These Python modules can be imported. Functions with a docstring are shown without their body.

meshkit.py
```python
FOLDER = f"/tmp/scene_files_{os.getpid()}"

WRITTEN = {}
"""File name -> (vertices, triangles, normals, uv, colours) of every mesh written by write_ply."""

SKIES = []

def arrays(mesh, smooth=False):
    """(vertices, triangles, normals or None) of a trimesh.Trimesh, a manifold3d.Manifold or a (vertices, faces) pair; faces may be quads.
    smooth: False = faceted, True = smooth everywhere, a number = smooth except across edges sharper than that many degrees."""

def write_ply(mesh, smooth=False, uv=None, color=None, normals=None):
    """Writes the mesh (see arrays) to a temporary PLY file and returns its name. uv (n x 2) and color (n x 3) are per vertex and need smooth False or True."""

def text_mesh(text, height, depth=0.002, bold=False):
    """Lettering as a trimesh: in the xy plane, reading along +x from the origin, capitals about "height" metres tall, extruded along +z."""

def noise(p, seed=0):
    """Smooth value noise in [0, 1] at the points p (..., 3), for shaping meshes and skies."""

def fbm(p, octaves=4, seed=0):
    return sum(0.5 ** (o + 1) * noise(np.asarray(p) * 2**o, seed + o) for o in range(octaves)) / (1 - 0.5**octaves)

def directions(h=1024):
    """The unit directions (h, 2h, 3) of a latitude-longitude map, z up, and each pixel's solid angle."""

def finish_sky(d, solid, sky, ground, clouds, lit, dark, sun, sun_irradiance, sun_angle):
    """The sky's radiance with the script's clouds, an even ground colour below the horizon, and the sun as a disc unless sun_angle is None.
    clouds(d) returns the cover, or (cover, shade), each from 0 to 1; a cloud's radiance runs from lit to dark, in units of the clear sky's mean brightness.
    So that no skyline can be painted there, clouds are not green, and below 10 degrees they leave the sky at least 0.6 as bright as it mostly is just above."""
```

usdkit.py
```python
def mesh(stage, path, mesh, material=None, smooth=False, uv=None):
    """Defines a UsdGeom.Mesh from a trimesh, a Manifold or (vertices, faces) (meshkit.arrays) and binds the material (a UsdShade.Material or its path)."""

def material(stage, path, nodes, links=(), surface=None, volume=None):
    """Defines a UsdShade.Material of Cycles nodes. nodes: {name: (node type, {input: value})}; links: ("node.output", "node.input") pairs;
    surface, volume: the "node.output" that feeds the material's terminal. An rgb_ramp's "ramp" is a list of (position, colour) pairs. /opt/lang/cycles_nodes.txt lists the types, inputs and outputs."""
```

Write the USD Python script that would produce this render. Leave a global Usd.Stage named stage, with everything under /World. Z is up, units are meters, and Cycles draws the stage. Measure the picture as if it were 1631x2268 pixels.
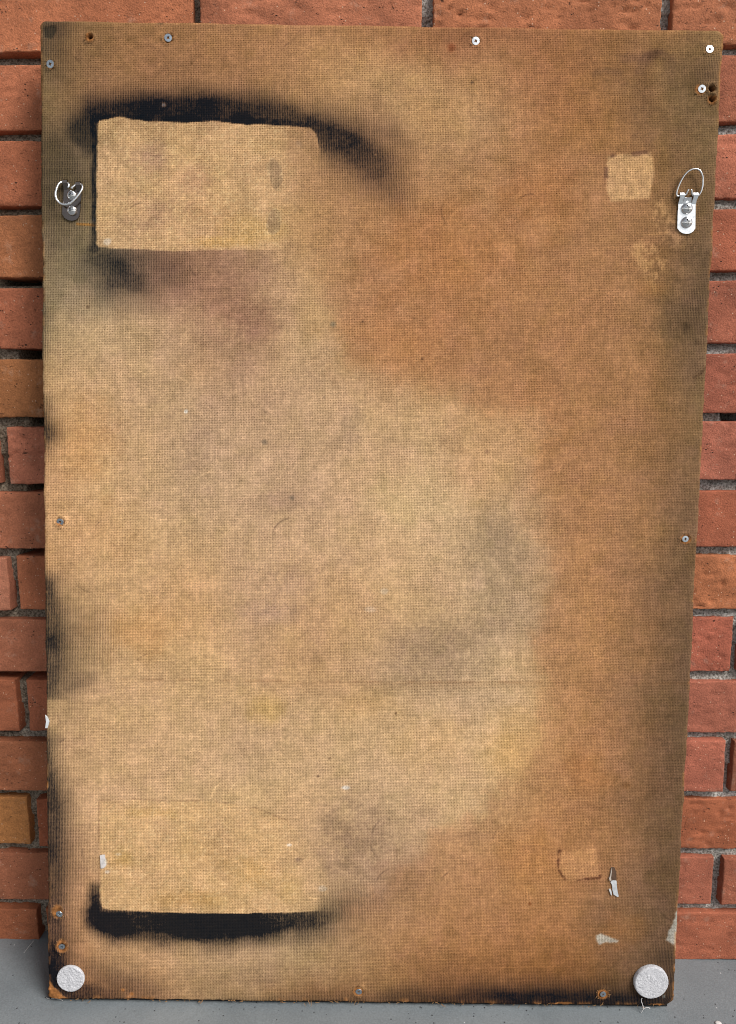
import math, random
import numpy as np, trimesh, manifold3d as m3
from scipy.interpolate import RectBivariateSpline
from pxr import Usd, UsdGeom, UsdLux, UsdShade, Gf, Sdf, Vt
import usdkit, meshkit

rng = np.random.default_rng(7)
stage = Usd.Stage.CreateInMemory()
UsdGeom.SetStageUpAxis(stage, 'Z')
UsdGeom.SetStageMetersPerUnit(stage, 1.0)
UsdGeom.Xform.Define(stage, '/World')

# ---------------------------------------------------------------- camera, sky, sun, exposure
PW, PH, FOC = 1631.0, 2268.0, 1650.0           # the photograph's measuring grid and the lens in its pixels
CAM = np.array([0.429003, -0.833729, -0.343964])
PITCH, YAW, ROLL = 0.16027, -0.018144, -0.005770
EXPOSURE = 1.32
SUN_AZ, SUN_EL = math.radians(50), math.radians(44)    # to the right of the wall's normal, above the ground
sun_dir = np.array([math.sin(SUN_AZ) * math.cos(SUN_EL), -math.cos(SUN_AZ) * math.cos(SUN_EL), math.sin(SUN_EL)])

fw = np.array([math.sin(YAW) * math.cos(PITCH), math.cos(YAW) * math.cos(PITCH), -math.sin(PITCH)])
rt = np.array([math.cos(YAW), -math.sin(YAW), 0.0])
up = np.cross(rt, fw)
cr, sr = math.cos(ROLL), math.sin(ROLL)
RT, UP = cr * rt + sr * up, -sr * rt + cr * up
cam = UsdGeom.Camera.Define(stage, '/World/camera')
cam.AddTransformOp().Set(Gf.Matrix4d(*RT, 0, *UP, 0, *(-fw), 0, *CAM, 1))
cam.CreateHorizontalApertureAttr(24.0)
cam.CreateVerticalApertureAttr(24.0 * 1024 / 736)
cam.CreateFocalLengthAttr(24.0 * FOC / PW)
cam.CreateClippingRangeAttr(Gf.Vec2f(0.02, 200))
cam.CreateExposureAttr(EXPOSURE)


def ray(x, y):
    return RT * ((x - PW / 2) / FOC) + UP * (-(y - PH / 2) / FOC) + fw


def on_wall(x, y, depth=0.0):
    d = ray(x, y)
    return CAM + d * (depth - CAM[1]) / d[1]


def to_photo(p):
    q = np.asarray(p) - CAM
    c = q @ fw
    return np.stack([PW / 2 + FOC * (q @ RT) / c, PH / 2 - FOC * (q @ UP) / c], -1)


looks = '/World/Looks'
UsdGeom.Scope.Define(stage, looks)
dome = UsdLux.DomeLight.Define(stage, '/World/sky')
sky_mat = usdkit.material(stage, looks + '/sky', {
    'tc': ('texture_coordinate', {}),
    's': ('sky_texture', {'sky_type': 'single_scattering', 'sun_disc': False, 'sun_elevation': SUN_EL, 'sun_rotation': math.atan2(sun_dir[0], sun_dir[1]), 'altitude': 100.0}),
    'n': ('noise_texture', {'scale': 2.2, 'detail': 5.0, 'roughness': 0.55}),
    'r': ('map_range', {'from_min': 0.30, 'from_max': 0.62, 'to_min': 0.62, 'to_max': 0.96, 'clamp': True}),
    'bw': ('rgb_to_bw', {}),
    'cl': ('mix', {'mix_type': 'multiply', 'fac': 1.0, 'color2': (1.0, 0.985, 0.96)}),
    'm': ('mix', {'mix_type': 'mix'}),
    'b': ('background_shader', {'strength': 0.06})},
    [('tc.generated', 'n.vector'), ('n.fac', 'r.value'), ('s.color', 'bw.color'), ('bw.val', 'cl.color1'), ('r.result', 'm.fac'), ('s.color', 'm.color1'), ('cl.color', 'm.color2'), ('m.color', 'b.color')], surface='b.background')
UsdShade.MaterialBindingAPI.Apply(dome.GetPrim()).Bind(sky_mat)
dome.GetPrim().SetCustomDataByKey('kind', 'structure')
sun = UsdLux.DistantLight.Define(stage, '/World/sun')
sun.CreateIntensityAttr(0.4)
sun.CreateAngleAttr(25.0)
sun.CreateNormalizeAttr(True)
sun.CreateColorAttr(Gf.Vec3f(1.0, 0.965, 0.92))
zz = sun_dir / np.linalg.norm(sun_dir)
xx = np.cross([0, 0, 1.0], zz); xx /= np.linalg.norm(xx)
yy = np.cross(zz, xx)
sun.AddTransformOp().Set(Gf.Matrix4d(*xx, 0, *yy, 0, *zz, 0, 0, 0, 0, 1))

# ---------------------------------------------------------------- helpers
used = {}


def numbered(parent, name):
    k = used.get((parent, name), 0)
    used[(parent, name)] = k + 1
    return f'{parent}/{name}' if k == 0 else f'{parent}/{name}_{k:03d}'


def tag(prim, label=None, cat=None, group=None, kind=None):
    for k, v in (('label', label), ('category', cat), ('group', group), ('kind', kind)):
        if v:
            prim.SetCustomDataByKey(k, v)
    return prim


def obj(name, mesh, mat, parent='/World', smooth=False, label=None, primvars=None, uv=None):
    path = numbered(parent, name)
    m = usdkit.mesh(stage, path, mesh, mat, smooth=smooth, uv=uv)
    for k, (typ, arr) in (primvars or {}).items():
        pv = UsdGeom.PrimvarsAPI(m).CreatePrimvar(k, typ, 'vertex')
        a = np.asarray(arr, np.float32)
        pv.Set(Vt.FloatArray.FromNumpy(a) if a.ndim == 1 else Vt.Vec3fArray.FromNumpy(a))
    if label:
        tag(m.GetPrim(), label)
    return m.GetPrim()


def thing(name, label, cat, origin=(0, 0, 0), group=None):
    path = numbered('/World', name)
    x = UsdGeom.Xform.Define(stage, path)
    x.AddTranslateOp().Set(Gf.Vec3d(*map(float, origin)))
    return tag(x.GetPrim(), label, cat, group)


def lin(c):
    c = np.asarray(c, float) / 255.0
    return np.where(c <= 0.04045, c / 12.92, ((c + 0.055) / 1.055) ** 2.4)


def sstep(a, b, x):
    t = np.clip((x - a) / (b - a), 0, 1)
    return t * t * (3 - 2 * t)


F1, C3 = Sdf.ValueTypeNames.FloatArray, Sdf.ValueTypeNames.Color3fArray


def grid_faces(nu, nv):
    i = np.arange(nu * nv).reshape(nv, nu)
    a, b, c, d = i[:-1, :-1].ravel(), i[:-1, 1:].ravel(), i[1:, 1:].ravel(), i[1:, :-1].ravel()
    return np.vstack([np.stack([a, b, c], 1), np.stack([a, c, d], 1)])


def tube(points, radius, n=8, closed=False):
    p = np.asarray(points, float)
    t = np.gradient(p, axis=0)
    t /= np.linalg.norm(t, axis=1, keepdims=True)
    a = np.cross(t[0], [0.3, 0.5, 0.81]); a /= np.linalg.norm(a)
    V = []
    rad = np.broadcast_to(radius, len(p))
    for k in range(len(p)):
        a = a - t[k] * (a @ t[k]); a /= np.linalg.norm(a)
        b = np.cross(t[k], a)
        for j in range(n):
            w = 2 * math.pi * j / n
            V.append(p[k] + rad[k] * (math.cos(w) * a + math.sin(w) * b))
    F = []
    for k in range(len(p) - 1):
        for j in range(n):
            q = (k * n + j, k * n + (j + 1) % n, (k + 1) * n + (j + 1) % n, (k + 1) * n + j)
            F += [(q[0], q[1], q[2]), (q[0], q[2], q[3])]
    V += [p[0], p[-1]]
    s, e = len(V) - 2, len(V) - 1
    for j in range(n):
        F += [(s, (j + 1) % n, j), (e, (len(p) - 1) * n + j, (len(p) - 1) * n + (j + 1) % n)]
    return np.array(V), np.array(F)


def spline(points, n=40):
    from scipy.interpolate import CubicSpline
    p = np.asarray(points, float)
    s = np.r_[0, np.cumsum(np.linalg.norm(np.diff(p, axis=0), axis=1) ** 0.5)]
    return CubicSpline(s, p)(np.linspace(0, s[-1], n))


def mat(name, nodes, links, surface='p.BSDF'):
    return usdkit.material(stage, f'{looks}/{name}', nodes, links, surface=surface)


# ---------------------------------------------------------------- materials of the setting
brick_mat = mat('fired_clay', {
    'g': ('geometry', {}),
    'tint': ('attribute', {'attribute': 'tint'}),
    'rough': ('attribute', {'attribute': 'rough'}),
    'n1': ('noise_texture', {'scale': 22.0, 'detail': 6.0, 'roughness': 0.6}),
    'r1': ('map_range', {'from_min': 0.3, 'from_max': 0.7, 'to_min': 0.74, 'to_max': 1.22}),
    'n2': ('noise_texture', {'scale': 600.0, 'detail': 3.0, 'roughness': 0.65}),
    'r2': ('map_range', {'from_min': 0.3, 'from_max': 0.7, 'to_min': 0.72, 'to_max': 1.25}),
    'mul': ('math', {'math_type': 'multiply'}),
    'cc': ('combine_color', {'color_type': 'rgb'}),
    'c1': ('mix', {'mix_type': 'multiply', 'fac': 1.0}),
    # dark pits
    'mpp': ('mapping', {'scale': (0.7, 1.0, 1.25)}),
    'vp': ('voronoi_texture', {'scale': 290.0, 'randomness': 1.0}),
    'np': ('noise_texture', {'scale': 60.0, 'detail': 3.0}),
    'pr': ('map_range', {'from_min': 0.46, 'from_max': 0.72, 'to_min': -0.02, 'to_max': 0.34}),
    'pd': ('math', {'math_type': 'subtract'}),
    'pm': ('map_range', {'from_min': 0.0, 'from_max': 0.10, 'to_min': 0.0, 'to_max': 1.0, 'clamp': True}),
    'c2': ('mix', {'mix_type': 'mix', 'color2': (0.045, 0.022, 0.014)}),
    # torn horizontal cracks
    'mp': ('mapping', {'scale': (95.0, 95.0, 330.0)}),
    'nc': ('noise_texture', {'scale': 1.0, 'detail': 4.0, 'roughness': 0.6, 'distortion': 0.6}),
    'cm': ('map_range', {'from_min': 0.66, 'from_max': 0.72, 'to_min': 0.0, 'to_max': 1.0, 'clamp': True}),
    'cmr': ('math', {'math_type': 'multiply'}),
    'c3': ('mix', {'mix_type': 'mix', 'color2': (0.05, 0.024, 0.015)}),
    'n3': ('noise_texture', {'scale': 13.0, 'detail': 5.0, 'roughness': 0.6}),
    'm3': ('map_range', {'from_min': 0.50, 'from_max': 0.72, 'to_min': 0.0, 'to_max': 0.45, 'clamp': True}),
    'c5': ('mix', {'mix_type': 'multiply', 'color2': (0.50, 0.46, 0.42)}),
    'n4': ('noise_texture', {'scale': 48.0, 'detail': 5.0, 'roughness': 0.7}),
    'm4': ('map_range', {'from_min': 0.58, 'from_max': 0.74, 'to_min': 0.0, 'to_max': 0.34, 'clamp': True}),
    'c6': ('mix', {'mix_type': 'mix', 'color2': (0.50, 0.36, 0.27)}),
    # pale grit
    'vg': ('voronoi_texture', {'scale': 330.0, 'randomness': 1.0}),
    'gs': ('separate_color', {'color_type': 'rgb'}),
    'g1': ('math', {'math_type': 'greater_than', 'value2': 0.90}),
    'g2': ('map_range', {'from_min': 0.13, 'from_max': 0.24, 'to_min': 1.0, 'to_max': 0.0, 'clamp': True}),
    'g3': ('math', {'math_type': 'multiply'}),
    'c4': ('mix', {'mix_type': 'mix', 'color2': (0.62, 0.42, 0.30)}),
    # relief
    'h1': ('math', {'math_type': 'multiply', 'value2': 0.55}),
    'h2': ('math', {'math_type': 'subtract'}),
    'h3': ('math', {'math_type': 'subtract'}),
    'bump': ('bump', {'strength': 0.85, 'distance': 0.0020}),
    'p': ('principled_bsdf', {'roughness': 0.88, 'specular_ior_level': 0.25})},
    [('g.position', 'n1.vector'), ('g.position', 'n2.vector'), ('g.position', 'mpp.vector'), ('mpp.vector', 'vp.vector'), ('g.position', 'np.vector'), ('g.position', 'mp.vector'), ('mp.vector', 'nc.vector'), ('g.position', 'vg.vector'),
     ('n1.fac', 'r1.value'), ('n2.fac', 'r2.value'), ('r1.result', 'mul.value1'), ('r2.result', 'mul.value2'),
     ('mul.value', 'cc.r'), ('mul.value', 'cc.g'), ('mul.value', 'cc.b'), ('tint.color', 'c1.color1'), ('cc.color', 'c1.color2'),
     ('np.fac', 'pr.value'), ('pr.result', 'pd.value1'), ('vp.distance', 'pd.value2'), ('pd.value', 'pm.value'), ('pm.result', 'c2.fac'), ('c1.color', 'c2.color1'),
     ('nc.fac', 'cm.value'), ('cm.result', 'cmr.value1'), ('rough.fac', 'cmr.value2'), ('g.position', 'n3.vector'), ('g.position', 'n4.vector'), ('n3.fac', 'm3.value'), ('m3.result', 'c5.fac'), ('c2.color', 'c5.color1'), ('n4.fac', 'm4.value'), ('m4.result', 'c6.fac'), ('c5.color', 'c6.color1'), ('cmr.value', 'c3.fac'), ('c6.color', 'c3.color1'),
     ('vg.color', 'gs.color'), ('gs.r', 'g1.value1'), ('vg.distance', 'g2.value'), ('g1.value', 'g3.value1'), ('g2.result', 'g3.value2'), ('g3.value', 'c4.fac'), ('c3.color', 'c4.color1'),
     ('n2.fac', 'h1.value1'), ('h1.value', 'h2.value1'), ('pm.result', 'h2.value2'), ('h2.value', 'h3.value1'), ('cmr.value', 'h3.value2'), ('h3.value', 'bump.height'), ('bump.normal', 'p.normal'),
     ('c4.color', 'p.base_color')])

mortar_mat = mat('mortar', {
    'g': ('geometry', {}),
    'n1': ('noise_texture', {'scale': 420.0, 'detail': 3.0, 'roughness': 0.7}),
    'rp': ('rgb_ramp', {'ramp': [(0.0, (0.07, 0.063, 0.056)), (0.38, (0.16, 0.15, 0.135)), (0.50, (0.38, 0.365, 0.345)), (0.60, (0.56, 0.55, 0.53)), (1.0, (0.75, 0.74, 0.72))]}),
    'n2': ('noise_texture', {'scale': 14.0, 'detail': 4.0}),
    'r2': ('map_range', {'from_min': 0.35, 'from_max': 0.65, 'to_min': 0.0, 'to_max': 0.75, 'clamp': True}),
    'm0': ('mix', {'mix_type': 'multiply', 'color2': (0.80, 0.75, 0.67)}),
    'shade_tint': ('attribute', {'attribute': 'shade_tint'}),
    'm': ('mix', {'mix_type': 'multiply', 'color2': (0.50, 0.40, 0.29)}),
    'bump': ('bump', {'strength': 0.9, 'distance': 0.002}),
    'p': ('principled_bsdf', {'roughness': 0.95, 'specular_ior_level': 0.15})},
    [('g.position', 'n1.vector'), ('g.position', 'n2.vector'), ('n1.fac', 'rp.fac'), ('n2.fac', 'r2.value'), ('r2.result', 'm0.fac'), ('rp.color', 'm0.color1'), ('m0.color', 'm.color1'), ('shade_tint.fac', 'm.fac'), ('m.color', 'p.base_color'), ('n1.fac', 'bump.height'), ('bump.normal', 'p.normal')])

floor_mat = mat('grey_concrete', {
    'g': ('geometry', {}),
    'n1': ('noise_texture', {'scale': 9.0, 'detail': 6.0, 'roughness': 0.55}),
    'rp': ('rgb_ramp', {'ramp': [(0.3, (0.146, 0.166, 0.178)), (0.5, (0.178, 0.200, 0.213)), (0.7, (0.210, 0.232, 0.244))]}),
    'n2': ('noise_texture', {'scale': 500.0, 'detail': 3.0, 'roughness': 0.7}),
    'r2': ('map_range', {'from_min': 0.3, 'from_max': 0.7, 'to_min': 0.84, 'to_max': 1.14}),
    'cc': ('combine_color', {'color_type': 'rgb'}),
    'm': ('mix', {'mix_type': 'multiply', 'fac': 1.0}),
    'v': ('voronoi_texture', {'scale': 150.0}),
    'vs': ('separate_color', {'color_type': 'rgb'}),
    'v1': ('math', {'math_type': 'greater_than', 'value2': 0.62}),
    'v2': ('map_range', {'from_min': 0.08, 'from_max': 0.17, 'to_min': 1.0, 'to_max': 0.0, 'clamp': True}),
    'v3': ('math', {'math_type': 'multiply'}),
    'c2': ('mix', {'mix_type': 'mix', 'color2': (0.025, 0.025, 0.027)}),
    'w': ('voronoi_texture', {'scale': 95.0}),
    'ws': ('separate_color', {'color_type': 'rgb'}),
    'w1': ('math', {'math_type': 'greater_than', 'value2': 0.95}),
    'w2': ('map_range', {'from_min': 0.05, 'from_max': 0.09, 'to_min': 0.9, 'to_max': 0.0, 'clamp': True}),
    'w3': ('math', {'math_type': 'multiply'}),
    'c3': ('mix', {'mix_type': 'mix', 'color2': (0.55, 0.56, 0.56)}),
    'h': ('math', {'math_type': 'subtract'}),
    'bump': ('bump', {'strength': 0.35, 'distance': 0.001}),
    'p': ('principled_bsdf', {'roughness': 0.62, 'specular_ior_level': 0.35})},
    [('g.position', 'n1.vector'), ('g.position', 'n2.vector'), ('g.position', 'v.vector'), ('g.position', 'w.vector'), ('n1.fac', 'rp.fac'), ('n2.fac', 'r2.value'), ('r2.result', 'cc.r'), ('r2.result', 'cc.g'), ('r2.result', 'cc.b'), ('rp.color', 'm.color1'), ('cc.color', 'm.color2'),
     ('v.color', 'vs.color'), ('vs.r', 'v1.value1'), ('v.distance', 'v2.value'), ('v1.value', 'v3.value1'), ('v2.result', 'v3.value2'), ('v3.value', 'c2.fac'), ('m.color', 'c2.color1'),
     ('w.color', 'ws.color'), ('ws.g', 'w1.value1'), ('w.distance', 'w2.value'), ('w1.value', 'w3.value1'), ('w2.result', 'w3.value2'), ('w3.value', 'c3.fac'), ('c2.color', 'c3.color1'), ('c3.color', 'p.base_color'),
     ('n2.fac', 'h.value1'), ('v3.value', 'h.value2'), ('h.value', 'bump.height'), ('bump.normal', 'p.normal')])

# ---------------------------------------------------------------- the floor: it falls gently to the right
fa, fb = on_wall(50, 2079.5), on_wall(1560, 2126)
SLOPE = (fb[2] - fa[2]) / (fb[0] - fa[0])


def floor_z(x):
    return fa[2] + SLOPE * (x - fa[0])


gx, gy = np.linspace(-3.5, 4.5, 33), np.linspace(0.16, -5.0, 22)
X, Y = np.meshgrid(gx, gy)
fv = np.stack([X, Y, floor_z(X)], -1).reshape(-1, 3)
ff = grid_faces(33, 22)[:, ::-1]
tag(obj('concrete_floor', (fv, ff), floor_mat), 'smooth speckled grey concrete floor at the foot of the wall', 'floor', kind='structure')


def on_floor(x, y, lift=0.0):
    d = ray(x, y)
    n = np.array([-SLOPE, 0, 1.0])
    p0 = np.array([fa[0], 0, fa[2] + lift])
    return CAM + d * ((p0 - CAM) @ n) / (d @ n)


# ---------------------------------------------------------------- the brick wall
PITCHZ, PITCHX, JOINT = 0.075, 0.2399, 0.0108
BH, BL = PITCHZ - JOINT, PITCHX - JOINT
wall = thing('brick_wall', 'red brick wall in stretcher bond behind the leaning board', 'wall')
WP = str(wall.GetPath())

# colours read from the photograph, brick by brick: (row, column) -> sRGB; row 0 is the top course in view
G_WALL = 0.93
seen = {(0, 0): (172, 104, 68), (0, 1): (166, 102, 72), (0, 2): (166, 103, 66), (0, 3): (156, 95, 62),
        (1, 0): (168, 100, 68), (2, 0): (168, 98, 66), (3, 0): (158, 100, 60), (4, 0): (160, 92, 64), (5, 0): (150, 98, 54), (6, 0): (172, 104, 80), (6, -1): (170, 104, 78), (7, 0): (158, 96, 68),
        (8, -1): (178, 116, 90), (8, 0): (164, 97, 64), (9, 0): (166, 102, 74), (10, -1): (164, 94, 62), (10, 0): (168, 96, 66), (11, 0): (156, 95, 62), (12, -1): (178, 122, 62), (12, 0): (156, 84, 54),
        (13, 0): (152, 92, 64), (14, -1): (152, 86, 52), (14, 0): (150, 86, 54),
        (1, 3): (146, 84, 60), (2, 3): (172, 100, 76), (3, 3): (146, 78, 54), (4, 3): (146, 82, 62), (5, 3): (146, 80, 62), (6, 3): (156, 90, 72), (7, 3): (148, 80, 56), (8, 3): (172, 106, 66),
        (9, 3): (152, 80, 62), (10, 3): (156, 90, 72), (11, 3): (158, 88, 70), (11, 4): (120, 72, 52), (12, 3): (148, 82, 52), (13, 3): (152, 86, 66), (13, 4): (140, 80, 60), (14, 3): (152, 84, 60)}
rough_of = {(0, 0): .35, (0, 1): .45, (0, 2): .95, (0, 3): .8, (2, -1): .5, (3, 0): .3, (6, 0): .9, (8, 0): .2, (9, 0): .1, (8, 3): .8, (9, 3): .6, (12, 3): .8, (5, 0): .7, (7, 0): .4, (7, 3): .1}
brng = np.random.default_rng(21)


def brick_mesh(x0, z0, fine, seed, rough):
    jit = brng.normal(0, 1, 6)
    x0 = x0 + 0.0010 * jit[0]; z0 = z0 + 0.0007 * jit[1]
    L, Hh = BL + 0.0014 * jit[2], BH + 0.0008 * jit[3]
    face = 0.0013 * jit[4]
    tilt = 0.0010 * jit[5]
    r = 0.0015
    n_u, n_v = (90, 26) if fine else (12, 5)

    def axis(length, n):
        inner = np.linspace(r, length - r, n)
        pos = np.r_[0, 0, 0.3 * r, inner, length - 0.3 * r, length, length]
        dep = np.r_[0.10, r, 0.3 * r, np.zeros(n), 0.3 * r, r, 0.10]
        return pos, dep
    pu, du = axis(L, n_u); pv, dv = axis(Hh, n_v)
    U, V = np.meshgrid(pu, pv)
    DU, DV = np.meshgrid(du, dv)
    D = np.maximum(DU, DV)
    P = np.stack([x0 + U, face + D + tilt * (U / L - .5), z0 + V], -1).reshape(-1, 3)
    if fine:
        q = P * [1, 0, 1] + [seed * .77, 0, seed * .31]
        big = meshkit.fbm(q * 26, 3, 5) - .5
        grit = meshkit.fbm(q * 170, 3, 9) - .5
        crag = np.clip(meshkit.fbm(q * [90, 1, 190], 3, 31) - .60, 0, 1)
        h = 0.0018 * big + 0.0011 * grit - (.06 + rough) * 0.013 * crag
        nearface = np.exp(-(D.ravel() / 0.02))
        P[:, 1] -= h * nearface
        edge = np.minimum(np.minimum(U, L - U), np.minimum(V, Hh - V)).ravel()
        wob = (meshkit.fbm(q * 40, 3, 77) - .5) * 0.0018 + (meshkit.fbm(q * 260, 2, 78) - .5) * 0.0016 * (0.4 + rough)
        w = np.exp(-edge / 0.003) * (D.ravel() < 0.05)
        P[:, 0] += np.where(U.ravel() < L / 2, 1, -1) * wob * w * (np.minimum(U, L - U).ravel() < 0.004)
        P[:, 2] += np.where(V.ravel() < Hh / 2, 1, -1) * wob * w * (np.minimum(V, Hh - V).ravel() < 0.004)
    F = grid_faces(len(pu), len(pv))
    return P, F


rows = range(-9, 17)
for row in rows:
    ztop = -(row - 1) * PITCHZ - JOINT / 2           # the joint above course 1 is z = 0
    z0 = ztop - BH
    shift = 0.0 if row % 2 == 0 else 0.5
    for col in range(-4, 8):
        xs = (col + shift) * PITCHX + JOINT / 2
        # columns counted so that brick 0 of an even course starts at the first head joint
        c = col
        px = to_photo(np.array([[xs, 0, z0], [xs + BL, 0, z0], [xs, 0, ztop], [xs + BL, 0, ztop]]))
        vis = px[:, 0].max() > -30 and px[:, 0].min() < PW + 30 and px[:, 1].max() > -30 and px[:, 1].min() < PH
        if ztop < floor_z(xs + BL / 2) - 0.03:
            continue
        hidden = px[:, 0].min() > 130 and px[:, 0].max() < 1470 and px[:, 1].min() > 90
        fine = vis and not hidden
        key = (row, c if row % 2 == 0 else c)
        if row == 0:
            key = (0, c)
        elif fine and px[:, 0].max() < 815:
            key = (row, -1 if px[:, 0].max() < 75 else 0)
        elif fine:
            key = (row, 4 if px[:, 0].min() > 1575 else 3)
        base = seen.get(key) if fine else None
        if base is None:
            base = np.array([160, 92, 66]) + brng.normal(0, 9) + brng.normal(0, 4, 3)
        rough = rough_of.get(key, 0.35 if fine else 0.2)
        P, F = brick_mesh(xs, z0, fine, row * 17 + col * 5 + 100, rough)
        base = np.asarray(base, float) * .68 + np.array([167, 107, 83]) * .32
        t = lin(np.clip(base, 20, 250)) / G_WALL * (0.9 if row >= 10 and col < 1 else 1.0)  # lower left bricks darkened in colour to stand in for shade
        obj('brick', (P, F), brick_mat, WP, smooth=True if fine else 35 if False else True, primvars={'tint': (C3, np.tile(t, (len(P), 1))), 'rough': (F1, np.full(len(P), rough))})

# mortar: one uneven bed set back between the bricks, with gaps where it has fallen out
mx = np.r_[np.linspace(-0.98, -0.09, 90, endpoint=False), np.linspace(-0.09, 0.16, 110, endpoint=False), np.linspace(0.16, 0.66, 90, endpoint=False), np.linspace(0.66, 0.95, 130, endpoint=False), np.linspace(0.95, 1.92, 80)]
mz = np.r_[np.linspace(-1.16, 0.16, 640), np.linspace(0.165, 0.75, 140)]
MX, MZ = np.meshgrid(mx, mz)
q = np.stack([MX, 0 * MX, MZ], -1)
my = 0.0085 + 0.006 * (meshkit.fbm(q * 30, 3, 3) - .5) + 0.005 * (meshkit.fbm(q * 160, 3, 4) - .5) + 0.004 * (MX < 0.3)
zc = MZ / PITCHZ
zf = (zc - np.round(zc)) * PITCHZ                     # height above the centre of the nearest bed joint
my = my + 0.004 * sstep(0.000, 0.006, zf)             # raked back under the brick above
holes = [(38, 100, 781, 12), (62, 96, 930, 10), (58, 100, 1079, 9), (42, 100, 1225, 8), (-20, 101, 1497, 12), (1612, 1650, 926, 15), (-5, 30, 1622, 3), (0, 100, 620, 3)]
for xa, xb, yc, hw in holes:
    a, b = on_wall(xa, yc), on_wall(xb, yc)
    half = hw / PH * 1.18
    m = sstep(0.004, -0.002, np.maximum(a[0] - MX, MX - b[0])) * sstep(half + .003, half - .001, np.abs(MZ - a[2]))
    my += 0.045 * m
mv = np.stack([MX, my, MZ], -1).reshape(-1, 3)
shade_tint = np.clip(sstep(.45, .1, MX) * .75 + .5 * (meshkit.fbm(q * 9, 3, 6) - .5), 0, 1).ravel()  # painted shade: mortar browned towards the left, broken up by noise
obj('mortar', (mv, grid_faces(len(mx), len(mz))), mortar_mat, WP, smooth=True, primvars={'shade_tint': (F1, shade_tint)})

# ---------------------------------------------------------------- the leaning board: its plane
TL, TR, BR, BLc = (88, 43), (1604, 66), (1491, 2231), (107.5, 2214.5)
pTL = on_wall(*TL, -0.038)
pBL, pBR = on_floor(*BLc, 0.0052), on_floor(*BR, 0.0052)
e1 = (pBR - pBL) / np.linalg.norm(pBR - pBL)
nrm = np.cross(e1, pTL - pBL); nrm /= np.linalg.norm(nrm)         # e1 x up = towards -y?
if nrm[1] > 0:
    nrm = -nrm
e2 = np.cross(nrm, e1)                                            # up the board
if e2[2] < 0:
    e2 = -e2
board = thing('leaning_board', 'worn hardboard panel, back side out, with black overspray, leaning on the wall', 'board', pBL)
BP = str(board.GetPath())
UsdGeom.Xformable(board).AddTransformOp().Set(Gf.Matrix4d(*e1, 0, *e2, 0, *np.cross(e1, e2), 0, 0, 0, 0, 1))
NZ = float(np.sign(np.cross(e1, e2) @ nrm))                       # local z points out of the board when +1


def B(x, y, h=0.0):
    """A point of the board's face, from where the photograph shows it, in the board's own axes; h metres proud of the face."""
    d = ray(x, y)
    p = CAM + d * ((pBL - CAM) @ nrm) / (d @ nrm) - pBL
    return np.array([p @ e1, p @ e2, h * NZ])


def board_photo(loc):
    loc = np.asarray(loc)
    return to_photo(pBL + loc[..., :1] * e1 + loc[..., 1:2] * e2)


cTL, cTR, cBR, cBL = B(*TL), B(*TR), B(*BR), B(*BLc)
BW, BHH = np.linalg.norm(cBR - cBL), np.linalg.norm(cTL - cBL)
NU, NV = 560, 850
u = np.linspace(0, 1, NU); v = np.linspace(0, 1, NV)
Ug, Vg = np.meshgrid(u, v)
base = ((1 - Ug) * (1 - Vg))[..., None] * cBL + (Ug * (1 - Vg))[..., None] * cBR + (Ug * Vg)[..., None] * cTR + ((1 - Ug) * Vg)[..., None] * cTL
S, T = Ug * BW, Vg * BHH                                          # metres along the weave
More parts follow.
